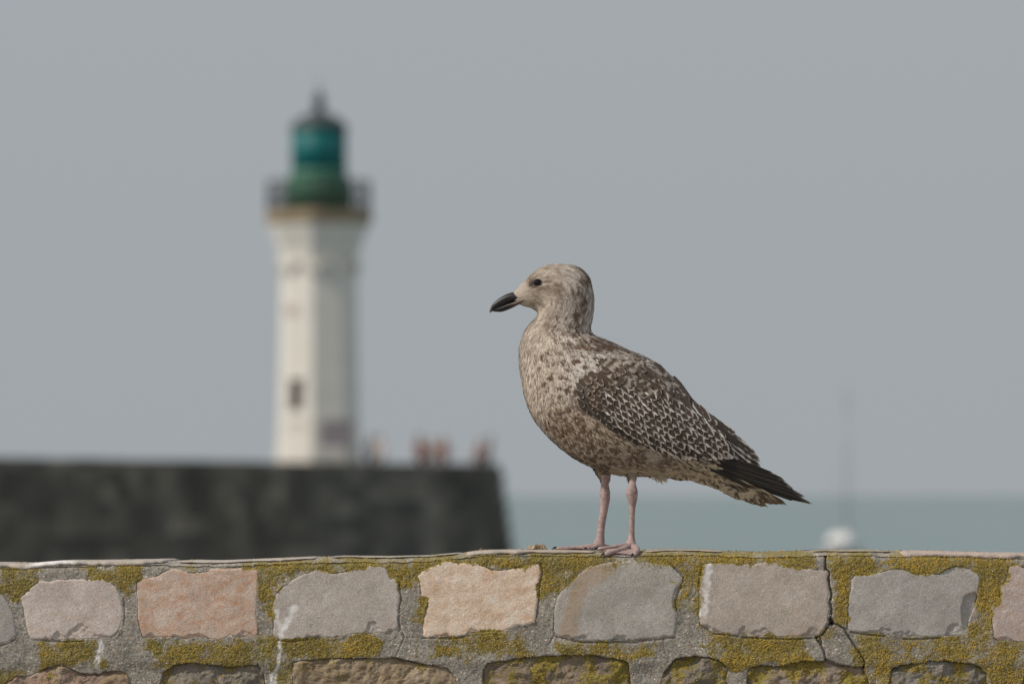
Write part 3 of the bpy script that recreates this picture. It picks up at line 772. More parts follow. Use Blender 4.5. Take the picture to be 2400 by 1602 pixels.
def mortar_mesh():
    xs = np.concatenate([np.arange(-4200, -900, 60.0), np.arange(-900, -40, 12.0), np.arange(-40, 2440, 2.0), np.arange(2440, 3300, 12.0), np.arange(3300, 6600, 60.0)])
    ks = np.concatenate([np.arange(1010, 345, -22.0), np.arange(340, -0.1, -2.0)])
    nx = len(xs)
    PX = np.tile(xs, (len(ks), 1)); edge = crest(xs) + 12 + 1.5 * vnoise(xs / 14, xs * 0, seed=8)
    PY = edge[None, :] + ks[:, None]
    h = 3.0 * fbm(PX / 70, PY / 70, seed=1) + 1.7 * fbm(PX / 18, PY / 18, seed=2, octv=4, gain=0.55) + 0.55 * vnoise(PX / 3.1, PY / 3.1, seed=4)
    lich = lichen_field(PX, PY)
    h += lich * (0.8 + 1.0 * vnoise(PX / 3.6, PY / 3.6, seed=6))
    h -= 7 * np.exp(-ks[:, None] / 5.0)
    # joints of the second course lie a little deeper
    h -= 6 * sstep(1545, 1580, PY)
    white = np.zeros_like(PX)
    near_stone = np.full(PX.shape, 99.0)
    for s in STONES:
        P = OUT[s[0]]; m = near(P, PX, PY, 40)
        if not m.any(): continue
        sd = poly_sd(P, PX[m], PY[m])
        near_stone[m] = np.minimum(near_stone[m], sd)
        if s[0].isupper() or s[0] in 'zy':
            h[m] -= 46 * sstep(-2.0, -5.0, sd)
            h[m] += 3.0 * np.exp(-np.abs(sd) / 5) * sstep(-0.1, 0.5, fbm(PX[m] / 28, PY[m] / 28, seed=15))     # pointing smeared up to the stone
        else:
            gap = -1.5 + 3.0 * fbm(PX[m] / 22, PY[m] / 22, seed=14) + 2.5 * sstep(1575, 1545, PY[m])
            h[m] -= 52 * sstep(gap, gap - 4.0, sd)
    for L, hw, dep in CRACKS:
        m = near(L, PX, PY, 12)
        wob = 1.1 * vnoise(PX[m] / 5, PY[m] / 5, seed=77)
        d = line_d(L, PX[m] + wob, PY[m] + wob)
        main = min(p_[0] for p_ in L) > 1900 and max(p_[0] for p_ in L) < 2040
        h[m] -= (dep if main else dep * 0.6) * sstep(hw + 1.2, hw * 0.35, d)
    for L, hw in WHITES_MORTAR:
        m = near(L, PX, PY, 20)
        wob = 3.0 * fbm(PX[m] / 10, PY[m] / 10, seed=78)
        white[m] = np.maximum(white[m], sstep(hw + 2, hw * 0.3, line_d(L, PX[m] + wob, PY[m])) * np.clip(0.8 + 0.9 * fbm(PX[m] / 6, PY[m] / 9, seed=82), 0.1, 1))
    front = np.stack([(PX - 1200) * WK, FRONT - h * WK, CZ + (HOR - PY) * WK], -1)
    # top of the wall
    ys = np.array([0.002, 0.006, 0.012, 0.02, 0.03, 0.042, 0.055, 0.08, 0.12, 0.18, 0.26, 0.36, 0.44])
    TX = np.tile(xs, (len(ys), 1))
    rise = 12 * sstep(0, 0.05, ys)[:, None]
    yy = FRONT + ys[:, None] + 0 * TX
    py = edge[None, :] - rise * (edge - crest(xs))[None, :] / 12 + 6 * np.clip(ys - 0.05, 0, 1)[:, None] / 0.4
    py = py - 1.6 * fbm(TX / 22, yy * 900 / 22, seed=9) * sstep(0.0, 0.02, ys)[:, None]
    top = np.stack([(TX - 1200) * WK, yy, CZ + (HOR - py) * WK], -1)
    tl = lichen_field(TX, py + 10) * 0.7
    back = np.stack([(xs - 1200) * WK, np.full(nx, 0.36), np.full(nx, WALL_FOOT)], -1)[None]
    G = np.concatenate([front, top, back], 0)
    V = G.reshape(-1, 3)
    la = np.concatenate([lich, tl, np.zeros((1, nx))], 0)
    wa = np.concatenate([white, np.zeros((len(ys) + 1, nx))], 0)
    me = make_mesh('mortar', V, grid_faces(G.shape[0], nx), True, attrs={'lichen': la.ravel(), 'white': wa.ravel()})
    return me, front, lich, near_stone, h, top, tl, white
me, MF, MLICH, MNEAR, MH, MTOP, MTL, MWHITE = mortar_mesh()
link('mortar', rel(me, wall), mortar_material(), wall)

STONE_LICHEN = []
def stone_mesh(idx, key, low):
    P = OUT[key]
    n = len(P)
    c = np.array([(P[:, 0].min() + P[:, 0].max()) / 2, (P[:, 1].min() + P[:, 1].max()) / 2])
    nr = 44
    f = 1 - (np.linspace(0, 1, nr) ** 1.5) * 0.995
    XY = c + (P - c)[None] * f[:, None, None]
    x, y = XY[..., 0], XY[..., 1]
    d = -poly_sd(P, x, y); d = np.maximum(d, 0)
    if low:
        h = -8 + 7 * sstep(0, 60, d) + 13 * fbm(x / 50, y / 50, seed=idx + 60) + 6.5 * fbm(x / 15, y / 15, seed=idx + 61, octv=5, gain=0.65)
        h -= 5 * np.exp(-d / 4.0)
    else:
        h = 1.3 + 0.8 * sstep(0, 5, d) + 1.6 * fbm(x / 90, y / 90, seed=idx + 60, octv=2) + 0.65 * fbm(x / 16, y / 16, seed=idx + 61, octv=4, gain=0.6)
        # spalled flakes along the lower edge
        ymax_at = np.interp(x, *zip(*sorted([(xx, yy) for xx, yy in P if yy > P[:, 1].mean() + 30])))
        reach = 30 * np.clip(fbm(x / 38, x * 0 + idx, seed=idx + 9, octv=3) + 0.05, 0, 1) * (1.6 if key in 'BDH' else 1.0)
        low_edge = sstep(reach, reach - 5, ymax_at - y) * (reach > 2)
        h -= 4.5 * low_edge * (0.8 + 0.5 * fbm(x / 10, y / 7, seed=idx + 91, octv=3))
        if key == 'H':
            ch = poly_sd([(2262, 1395), (2285, 1388), (2296, 1400), (2290, 1440), (2272, 1470), (2256, 1460), (2254, 1425)], x, y)
            h -= 9 * sstep(3, -3, ch)
        h -= 1.6 * np.exp(-d / 1.6)
    base = np.stack([(x - 1200) * WK, FRONT - h * WK, CZ + (HOR - y) * WK], -1)
    skirt = base[:1].copy(); skirt[..., 1] = FRONT + (52 if low else 30) * WK
    G = np.concatenate([skirt, base], 0)
    nrr = G.shape[0]
    V = np.vstack([G.reshape(-1, 3), G[-1].mean(0)])
    last = (nrr - 1) * n
    tri = np.array([[last + i, last + (i + 1) % n, len(V) - 1] for i in range(n)])
    lich = np.zeros((nrr, n)); white = np.zeros((nrr, n)); iron = np.zeros((nrr, n))
    if low: lich[1:] = np.clip(0.46 + 0.75 * fbm(x / 30, y / 30, seed=idx + 70), 0, 1) * (0.62 if key in 'jl' else 1.0)
    elif key == 'F': lich[1:] = np.clip(0.12 + 0.30 * fbm(x / 20, y / 20, seed=5) + 0.35 * sstep(40, 0, d) * sstep(1420, 1330, y), 0, 1)
    if not low: lich[1:] = np.maximum(lich[1:], np.clip(lichen_field(x, y) * 1.35 * np.exp(-d / (4.0 + 9.0 * sstep(0.0, 0.5, fbm(x / 30, y / 30, seed=idx + 33)))), 0, 0.9))
    for L, hw in WHITES_STONE.get(key, []):
        wob = 9 * fbm(x / 10, y / 10, seed=79, gain=0.65)
        white[1:] = np.maximum(white[1:], sstep(hw + 3, hw * 0.2, line_d(L, x + wob, y + wob * 0.4)) * np.clip(0.95 + 0.8 * fbm(x / 7, y / 14, seed=81), 0.2, 1))
    for L, hw in IRON_STONE.get(key, []):
        wob = 9 * fbm(x / 18, y / 18, seed=80)
        iron[1:] = np.maximum(iron[1:], 0.55 * sstep(hw + 4, hw * 0.6, line_d(L, x + wob, y)))
    if key == 'G': iron[1:] = np.maximum(iron[1:], 0.5 * sstep(22, 2, (1493 - y)) * sstep(0, .3, fbm(x / 40, y / 40, seed=3)))
    STONE_LICHEN.append((base.reshape(-1, 3), lich[1:].ravel()))
    at = {}
    for k2, a in (('lichen', lich), ('white', white), ('iron', iron)):
        at[k2] = np.concatenate([a.ravel(), [a[-1].mean()]])
    return make_mesh('stone', V, [grid_faces(nrr, n, wrap=True), tri], True, attrs=at)
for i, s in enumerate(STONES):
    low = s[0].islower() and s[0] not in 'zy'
    dim = 0.86 if low else 1.30 if s[0] == 'E' else 1.16      # second course: dark brown stone, its colour lowered further for the shade it lies in
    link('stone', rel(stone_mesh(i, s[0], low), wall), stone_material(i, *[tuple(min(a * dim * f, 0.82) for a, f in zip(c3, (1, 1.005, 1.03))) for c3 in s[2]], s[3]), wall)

# flat cap stones bedded on the crest
CAPS = [(-300, 393, 15, (.45, .41, .375)), (410, 742, 7, (.46, .42, .38)), (770, 1080, 3.5, (.38, .35, .31)), (1092, 1398, 9, (.45, .40, .345)), (1512, 1700, 5, (.40, .35, .29)), (1900, 2095, 4.5, (.36, .32, .24)), (2112, 2720, 15, (.47, .39, .35))]
for ci, (x0, x1, th, colr) in enumerate(CAPS):
    n = int((x1 - x0) / 5) + 2
    xs = np.linspace(x0, x1, n)
    taper = np.clip(np.minimum(xs - x0, x1 - xs) / 14, 0, 1) ** 0.5
    wav = fbm(xs / 60, xs * 0 + ci, seed=21)
    th_v = th * (0.8 + 0.5 * wav) * (0.35 + 0.65 * taper)
    cr = crest(xs) - 1.0 * taper
    tt = np.linspace(0, 1, 60); drop = 12 * (1 - sstep(0, 1, tt))          # mortar shoulder: drop below the crest against depth
    yf = FRONT + 0.05 * np.interp(-np.minimum(th_v, 11.5), -drop, tt) - 0.004 + 0.003 * fbm(xs / 30, xs * 0 + ci, seed=22) + 0.01 * (1 - taper)
    prof = [(0.03, 1.9), (0.003, 1.15), (0.0, 0.75), (0.002, 0.4), (0.008, 0.15), (0.02, 0.03), (0.06, 0.0), (0.15, -0.02), (0.30, 0.0), (0.36, 0.6)]
    G = np.empty((len(prof), n, 3))
    for j, (dy, fz) in enumerate(prof):
        pyv = cr + fz * th_v + 0.7 * fbm(xs / 9, xs * 0 + j * 0.7, seed=23 + ci) * (0.4 if fz < 0.1 else 1) + 9 * max(0, dy - 0.05)
        G[j, :, 0] = (xs - 1200) * WK; G[j, :, 1] = yf + dy; G[j, :, 2] = CZ + (HOR - pyv) * WK
    V = G.reshape(-1, 3)
    z = np.zeros(len(V))
    lic = np.clip(0.15 + 0.5 * fbm(G[..., 0] / 0.04, G[..., 1] / 0.03, seed=50 + ci), 0, 1) * (0.9 if ci in (2, 5) else 0.35)
    wht = np.zeros(G.shape[:2])
    if ci == 0: wht[3:6] = sstep(60, 90, xs)[None] * sstep(190, 150, xs)[None] * 0.95
    caps = [np.array([[j * n for j in range(len(prof))]]), np.array([[j * n + n - 1 for j in range(len(prof))][::-1]])]
    me = make_mesh('cap_stone', V, [grid_faces(len(prof), n)] + caps, True, attrs={'lichen': lic.ravel(), 'white': wht.ravel(), 'iron': z})
    link('cap_stone', rel(me, wall), stone_material(40 + ci, tuple(a * .85 for a in colr), colr, tuple(a * 1.12 for a in colr), (.42, .29, .19, .3)), wall)

# lichen crumbs and sand grains standing proud of the mortar
OCT = np.array([(1, 0, 0), (-1, 0, 0), (0, 1, 0), (0, -1, 0), (0, 0, 1), (0, 0, -1)], float)
OCF = np.array([(0, 2, 4), (2, 1, 4), (1, 3, 4), (3, 0, 4), (2, 0, 5), (1, 2, 5), (3, 1, 5), (0, 3, 5)])
def crumbs(name, pts, sizes, colors, mat):
    n = len(pts)
    R = RNG.normal(size=(n, 3)) * 0.35
    sh = OCT[None] * (1 + 0.3 * RNG.normal(size=(n, 6, 1))) + R[:, None, :] * 0.3
    V = pts[:, None, :] + sh * sizes[:, None, None] * np.array([1.25, 0.7, 1.0])
    fcs = (OCF[None] + (np.arange(n) * 6)[:, None, None]).reshape(-1, 3)
    me = make_mesh(name, V.reshape(-1, 3), fcs, False, colors=np.repeat(colors, 6, 0))
    return tag(link(name, rel(me, wall), mat, wall), kind='stuff')
allp = np.concatenate([MF.reshape(-1, 3), MTOP.reshape(-1, 3)])
alll = np.concatenate([MLICH.ravel(), MTL.ravel() * 0.8])
ok = np.concatenate([(MNEAR.ravel() > 1.0) & (MH.ravel() > -9), np.ones(MTOP.shape[0] * MTOP.shape[1], bool)]) & (np.abs(allp[:, 0]) < 0.93) & (allp[:, 2] > CZ + (HOR - 1625) * WK)
allw = np.concatenate([MWHITE.ravel(), np.zeros(MTOP.shape[0] * MTOP.shape[1])])
ok &= allw < 0.3
wgt = np.where(ok, np.clip(alll - 0.18, 0, 1) ** 1.3, 0); wgt /= wgt.sum()
N = 38000
idx = RNG.choice(len(allp), N, p=wgt)
pts = allp[idx] + RNG.normal(size=(N, 3)) * np.array([1.0, 0.25, 1.0]) * WK
hue = np.clip(0.5 + 0.9 * fbm(pts[:, 0] / 0.05, pts[:, 2] / 0.03, seed=61) + 0.25 * (pts[:, 0] / 0.9) + 0.18 * RNG.normal(size=N), 0, 1)[:, None]
lc = (1 - hue) * np.array([[0.275, 0.225, 0.068]]) + hue * np.array([[0.53, 0.355, 0.068]])
lc *= (0.5 + 0.75 * RNG.random((N, 1)))
t = NT('lichen_crust'); M_LICHEN = t.done(t.attr('Col', 'Color'), 0.9, 0.15)
sp_ = np.concatenate([a for a, b in STONE_LICHEN]); sl_ = np.concatenate([b for a, b in STONE_LICHEN])
sw_ = np.where((np.abs(sp_[:, 0]) < 0.93) & (sp_[:, 2] > CZ + (HOR - 1625) * WK), np.clip(sl_ - 0.35, 0, 1), 0); sw_ /= sw_.sum()
N2 = 7000
i2 = RNG.choice(len(sp_), N2, p=sw_)
p2 = sp_[i2] + RNG.normal(size=(N2, 3)) * np.array([1.2, 0.15, 1.2]) * WK
pts = np.concatenate([pts, p2]); lc = np.concatenate([lc, lc[RNG.integers(0, N, N2)]]); N = N + N2
crumbs('lichen', pts, WK * RNG.uniform(0.6, 1.7, N), lc, M_LICHEN)
N = 11000
wgt = np.where(ok, 1.0, 0); wgt /= wgt.sum()
idx = RNG.choice(len(allp), N, p=wgt)
pts = allp[idx] + RNG.normal(size=(N, 3)) * np.array([1, 0.1, 1]) * WK
pal = np.array([[.22, .21, .20], [.33, .31, .28], [.44, .40, .35], [.6, .56, .5], [.36, .22, .14]])
gc = pal[RNG.choice(5, N, p=[.35, .3, .2, .12, .03])]
crumbs('sand_grains', pts, WK * RNG.uniform(0.6, 1.6, N), gc, M_LICHEN)

# dried scraps lying on the wall
M_SCRAP = NT('dried_scrap')
sc_c = M_SCRAP.ramp(M_SCRAP.noise(160, 5, 0.7), [(0.3, (0.10, 0.055, 0.03)), (0.5, (0.30, 0.21, 0.14)), (0.68, (0.58, 0.50, 0.40))])
M_SCRAP.bump(M_SCRAP.noise(220, 4), 0.6, 0.002)
M_SCRAP = M_SCRAP.done(sc_c, 0.8, 0.2)
def scrap(px0, px1, ptop, pbot, y, seed, label):
    cxp = (px0 + px1) / 2
    loc = wpt(cxp, pbot, y)
    n, k2 = 26, 14
    th = np.linspace(0, 2 * math.pi, k2, endpoint=False)
    S = np.linspace(0, 1, n)
    G = np.empty((n, k2, 3))
    hh = (pbot - ptop) * U; ww = (px1 - px0) * U
    for i, s in enumerate(S):
        env = (math.sin(math.pi * (0.04 + 0.92 * s))) ** 0.5
        peak = 0.55 + 0.45 * abs(math.sin(5 * s + seed)) + (0.35 if s < 0.15 else 0)
        rz = hh * 0.5 * env * min(1.1, peak)
        G[i, :, 0] = (s - 0.5) * ww
        G[i, :, 1] = np.cos(th) * hh * 0.55 * env + 0.003 * math.sin(7 * s + seed)
        G[i, :, 2] = np.maximum(rz + np.sin(th) * rz, 0) + 0.0
    G += 0.22 * hh * np.stack([fbm(G[..., 0] / .005, G[..., 2] / .005, G[..., 1] / .005, seed=seed + q, octv=4, gain=0.7) for q in range(3)], -1)
    G[..., 2] += 0.45 * hh * np.clip(fbm(G[..., 0] / .008, G[..., 0] * 0, seed=seed + 9), -0.3, 1) * (G[..., 2] > 0.3 * hh)
    me = make_mesh('dried_scrap', G.reshape(-1, 3), [grid_faces(n, k2, wrap=True), np.array([list(range(k2))]), np.array([[(n - 1) * k2 + j for j in range(k2)]])], True)
    o = link('dried_scrap', me, M_SCRAP); o.location = loc
    return tag(o, label, 'debris', 'dried scraps lying on the wall')
scrap(1236, 1284, 1271, 1291, -0.02, 3, 'curled brown and white dried scrap on the wall before the gull')
scrap(1222, 1235, 1284, 1290.5, -0.02, 5, 'tiny brown crumb just left of the curled scrap')
scrap(1122, 1134, 1282, 1291.5, -0.02, 8, 'small reddish brown crumb alone on the wall below the pier corner')

# ------------------------------------------------------------------ the gull
GROOT = bird([1446, 1292, -30.0])
gull = empty('seagull', Vector(GROOT), 'speckled brown young gull standing in profile on the stone wall', 'bird')
BODY = [  # under point, back point, half width (photo px of the gull's plane), centre depth
 (1197, 697, 1197, 691, 1.0, 0), (1203, 703, 1203, 686, 7, 0), (1212, 709, 1213, 676, 13, 0), (1226, 715, 1229, 659.5, 20, 0), (1243, 720, 1249, 640.5, 27, 0), (1257, 728, 1276, 625, 33, 0),
 (1260, 734, 1310, 619.5, 37, 0), (1259, 739, 1349, 625, 40, 0), (1255, 745, 1376, 645.5, 42, 0), (1248, 753, 1388, 680, 43, 0), (1241, 762, 1391, 713, 43, 0), (1235, 771, 1388, 744, 43, 0),
 (1229, 783, 1384, 766, 45, 0), (1223.5, 798, 1391, 783, 49, 0), (1219.5, 816, 1410, 793, 55, 0), (1218.5, 840, 1437, 804.5, 62, 0), (1220, 867, 1470, 820, 69, 0), (1224, 895, 1504, 834, 75, 0),
 (1232, 930, 1538, 852, 80, 0), (1248, 972, 1568, 877, 83, 0), (1273, 1007, 1597, 902, 84, 0), (1306, 1041, 1622, 936, 82, 0), (1346, 1071, 1648, 958, 78, 0), (1396, 1096, 1675, 980, 70, 0),
 (1452, 1111, 1702, 1002, 61, 0), (1522, 1115, 1722, 1026, 51, 0), (1590, 1120, 1738, 1054, 40, 0), (1650, 1129, 1750, 1082, 30, 0), (1700, 1143, 1762, 1108, 20, 0), (1738, 1152, 1765, 1133, 8, 0), (1752, 1150, 1760, 1143, 1, 0)]
NV, NK = 170, 72
BG = loft(BODY, NV, NK, 2.12)
NRM = np.cross(np.gradient(BG, axis=0), np.roll(BG, -1, 1) - np.roll(BG, 1, 1))
NRM /= np.maximum(np.linalg.norm(NRM, axis=-1, keepdims=True), 1e-9)
ctr = BG.mean(1, keepdims=True)
if np.mean(np.sum(NRM * (BG - ctr), -1)) < 0: NRM = -NRM
TAN = np.gradient(BG, axis=0)
TAN /= np.maximum(np.linalg.norm(TAN, axis=-1, keepdims=True), 1e-9)
ARC = np.cumsum(np.concatenate([np.zeros((1, NK)), np.linalg.norm(np.diff(BG, axis=0), axis=-1)]), 0)
THE = np.tile(np.arange(NK) / NK, (NV, 1))
bodyV = BG.reshape(-1, 3)
bodyF = grid_faces(NV, NK, wrap=True)
BVH = BVHTree.FromPolygons([tuple(v) for v in bodyV], [tuple(int(i) for i in f) for f in bodyF])
def near_y(px, py, dflt=0.0):
    h = BVH.ray_cast(Vector((px, py, -500.0)), Vector((0, 0, 1)))
    return h[0].z if h[0] is not None else dflt

PALE = np.array([0.62, 0.532, 0.447]); WHITE = np.array([0.67, 0.618, 0.565]); BROWN = np.array([0.140, 0.090, 0.062]); DARK = np.array([0.070, 0.047, 0.034]); BUFF = np.array([0.56, 0.46, 0.34])
def gauss(px, py, cx, cy, rx, ry): return np.exp(-((px - cx) / rx) ** 2 - ((py - cy) / ry) ** 2)
def plumage_color(px, py, s, th):
    """the gull's own colour at a place on its skin: mottles laid out along the lie of the feathers"""
    def spots(cs, ct, r0, r1, prob, seed):
        d, hid = worley(s / cs + 0.25 * vnoise(s / 20, th * 30, seed=seed), th * 300 / ct, seed)
        return sstep(r1, r0, d + 0.18 * vnoise(s / 4, th * 110, seed=seed + 3)) * (hid < prob)
    def cells(cs, ct, e0, e1, prob, seed):
        d, hid, d2 = worley(s / cs + 0.3 * vnoise(s / 18, th * 34, seed=seed), th * 300 / ct, seed, True)
        return sstep(e0, e1, d2 - d + 0.16 * vnoise(s / 4, th * 100, seed=seed + 3)) * np.where(hid < prob, 1.0, 0.22)
    head = sstep(752, 735, py)
    neck = sstep(735, 752, py) * sstep(842, 815, py)
    dk = np.zeros_like(px)
    fine = np.clip(0.5 + 1.0 * vnoise(s / 13, th * 105, seed=91), 0, 1)
    fine2 = np.clip(0.5 + 1.5 * vnoise(s / 12, th * 84, seed=92), 0, 1)
    nape = sstep(1310, 1375, px + 0.25 * (py - 690))
    crown = sstep(665, 630, py)
    hd = (0.10 + 0.42 * fine2) * (0.5 + 0.6 * nape + 0.4 * crown) * sstep(1205, 1250, px) + 0.34 * fine * (0.4 + nape) * sstep(1225, 1260, px)
    hd += 0.30 * gauss(px, py, 1290, 668, 34, 9) * fine2 + 0.85 * gauss(px, py, 1251, 664, 13, 12) + 0.34 * gauss(px, py, 1308, 682, 20, 12) + 0.20 * gauss(px, py, 1258, 712, 14, 7) * fine2 + 0.22 * gauss(px, py, 1300, 715, 30, 14) * fine2 + 0.12 * gauss(px, py, 1275, 690, 30, 14)
    nk = 0.72 * spots(14, 7, .25, .62, .75, 101) * (0.35 + 0.8 * sstep(1230, 1330, px)) + 0.42 * fine2 * (0.5 + 0.8 * sstep(1300, 1380, px))
    nk += 0.40 * sstep(785, 822, py) * sstep(1290, 1350, px) * (0.3 + fine2) + 0.3 * sstep(1355, 1392, px) * sstep(740, 775, py)
    br = 0.95 * cells(17, 8.5, .18, .44, .60, 111) * (0.25 + 0.85 * sstep(1235, 1310, px)) + 0.26 * fine2
    br += 0.20 * gauss(px, py, 1280, 835, 45, 16) * fine2
    fl = 0.27 + 0.85 * cells(16, 8.5, .08, .30, .84, 121) * (0.45 + 0.55 * sstep(1240, 1320, px)) + 0.20 * fine
    vent = 0.8 * spots(22, 12, .25, .55, .42, 131) + 0.10 * fine
    back = 0.34 + 0.55 * cells(12, 5.5, .10, .34, .8, 141) + 0.2 * fine2
    flw = sstep(925, 985, py + 0.10 * (px - 1240))
    dk = br * (1 - flw) + fl * flw
    vw = sstep(1420, 1500, px + 3.2 * (py - 1100)) * sstep(1085, 1110, py)
    dk = dk * (1 - vw) + vent * vw
    bw = sstep(-6, 8, (px - 1380) * 0.9 - (py - 812) * 1.1) * sstep(775, 790, py) * sstep(1095, 1070, py)
    dk = dk * (1 - bw) + back * bw
    dk = dk * (1 - neck) + 1.15 * nk * neck
    dk = dk * (1 - head) + 1.4 * hd * head
    dk = dk * (0.85 + 0.55 * fbm(px / 30, py / 30, th * 12, seed=96, octv=3)) + 0.10 * np.clip(fbm(px / 22, py / 22, th * 16, seed=97, octv=3), 0, 1)
    dk = np.clip(dk, 0, 1)[:, None]
    pale = PALE[None] * (1 - 0.0) + 0
    w2 = (sstep(1290, 1360, px) * sstep(1000, 940, py))[:, None]
    pale = PALE[None] * (1 - w2) + WHITE[None] * w2
    pale = pale * (1 - vw[:, None]) + BUFF[None] * vw[:, None]
    fw = (flw * sstep(1250, 1330, px))[:, None] * 0.45
    pale = pale * (1 - fw) + np.array([[0.46, 0.37, 0.27]]) * fw
    brown = BROWN[None] * (1 - 0.5 * bw[:, None]) + DARK[None] * 0.5 * bw[:, None]
    eyew = np.clip(1.3 * gauss(px, py, 1254, 663.5, 15, 12), 0, 1)[:, None] * 0.75
    brown = brown * (1 - eyew) + np.array([[0.075, 0.06, 0.05]]) * eyew
    return pale * (1 - dk) + brown * dk

bc = plumage_color(bodyV[:, 0], bodyV[:, 1], ARC.ravel(), THE.ravel()) * 0.85
# feathered thighs join the same body mesh
THIGH = [loft([(1384, 1080, 1436, 1084, 20, yc), (1393, 1098, 1432, 1100, 15, yc), (1401, 1112, 1429, 1112, 10, yc), (1408, 1124, 1427, 1123, 6.5, yc), (1412, 1130, 1423, 1130, 2, yc)], 22, 20) for yc in (26,)] + \
        [loft([(1466, 1076, 1502, 1072, 8, -8), (1466, 1092, 1500, 1090, 11, -14), (1468, 1104, 1495, 1102, 10, -19), (1470.5, 1113, 1491.5, 1112, 9, -22), (1473, 1121, 1488.5, 1120, 7, -25)], 22, 20)]
Vs, Fs, Cs, base = [bodyV], [bodyF], [bc], len(bodyV)
for G in THIGH:
    Vs.append(G.reshape(-1, 3)); Fs.append(grid_faces(G.shape[0], G.shape[1], wrap=True, base=base)); base += G.shape[0] * G.shape[1]
    Cs.append(np.tile(np.array([[0.34, 0.27, 0.205]]), (G.shape[0] * G.shape[1], 1)))
def gmesh(name, V, faces, **kw):
    return make_mesh(name, bird(V) - np.array(gull.location), faces, **kw)
link('body', gmesh('body', np.vstack(Vs), Fs, colors=np.vstack(Cs)), M_PLUMAGE, gull)

# --- wing surface: a smooth sheet over the flank that the wing feathers lie on
WING = np.array([(1356, 893), (1350, 912), (1353, 928), (1367, 957), (1396, 985), (1426, 1007), (1460, 1029), (1494, 1047), (1530, 1064), (1578, 1074), (1640, 1079), (1700, 1088), (1748, 1098), (1764, 1086), (1742, 1048), (1712, 1008), (1683, 988), (1648, 960), (1622, 933), (1600, 906), (1566, 880), (1528, 853), (1490, 836), (1440, 832), (1398, 848), (1370, 872)], float)
GS = 5.0
gx = np.arange(1320, 1920, GS); gy = np.arange(790, 1200, GS)
YG = np.array([[near_y(x, y, np.nan) for x in gx] for y in gy])
known = ~np.isnan(YG)
GXX, GYY = np.meshgrid(gx, gy)
for (ax, ay, az) in ((1780, 1092, -16), (1893, 1177, -7), (1830, 1180, -4), (1860, 1150, -8), (1740, 1040, -9), (1700, 985, -3), (1650, 945, -2), (1580, 870, -2)):
    i, j = int((ay - gy[0]) / GS), int((ax - gx[0]) / GS); YG[i, j] = az; known[i, j] = True
fill = np.where(known, YG, -10.0)
for _ in range(400):
    p = np.pad(fill, 1, mode='edge')
    sm = 0.25 * (p[:-2, 1:-1] + p[2:, 1:-1] + p[1:-1, :-2] + p[1:-1, 2:])
    fill = np.where(known, YG, sm)
for _ in range(14):
    p = np.pad(fill, 1, mode='edge')
    fill = 0.25 * (p[:-2, 1:-1] + p[2:, 1:-1] + p[1:-1, :-2] + p[1:-1, 2:])
WSD = poly_sd(WING, GXX, GYY)
SHO = sstep(-30, 40, (GXX - 1390) * 0.45 + (GYY - 885) * 0.9)      # 0 on the shoulder, 1 over the folded wing
YW = fill - 0.5 - (2.5 + 9.0 * sstep(0, -26, WSD) + 4.0 * sstep(1480, 1380, GXX) * sstep(2, -14, WSD)) * SHO
def surf(px, py):
    u = np.clip((px - gx[0]) / GS, 0, len(gx) - 1.001); v = np.clip((py - gy[0]) / GS, 0, len(gy) - 1.001)
    i, j = int(v), int(u); a, b = v - i, u - j
    return YW[i, j] * (1 - a) * (1 - b) + YW[i, j + 1] * (1 - a) * b + YW[i + 1, j] * a * (1 - b) + YW[i + 1, j + 1] * a * b
def wing_mesh(side):
    P = refine(WING, 6, 0.3)
    c = np.array([1540.0, 975.0])
    nr, n = 26, len(P)
    f = 1 - np.linspace(0, 1, nr) * 0.99
    XY = c + (P - c)[None] * f[:, None, None]
    G = np.empty((nr + 1, n, 3))
    G[1:, :, :2] = XY
    for i in range(nr):
        for j in range(n): G[i + 1, j, 2] = surf(XY[i, j, 0], XY[i, j, 1]) + 1.5
    G[0] = G[1]; G[0, :, 2] = np.minimum(G[1, :, 2] + 22, -1.0); G[0, :, :2] = c + (P - c) * 0.985
    G[..., 2] *= side
    V = np.vstack([G.reshape(-1, 3), G[-1].mean(0)])
    tri = np.array([[nr * n + i, nr * n + (i + 1) % n, len(V) - 1] for i in range(n)])
    return gmesh('wing', V, [grid_faces(nr + 1, n, wrap=True), tri], colors=np.tile(DARK[None] * 0.9, (len(V), 1)))
wing = link('wing', wing_mesh(1), M_FEATHER, gull)
far_wing = link('wing', wing_mesh(-1), M_FEATHER, gull)

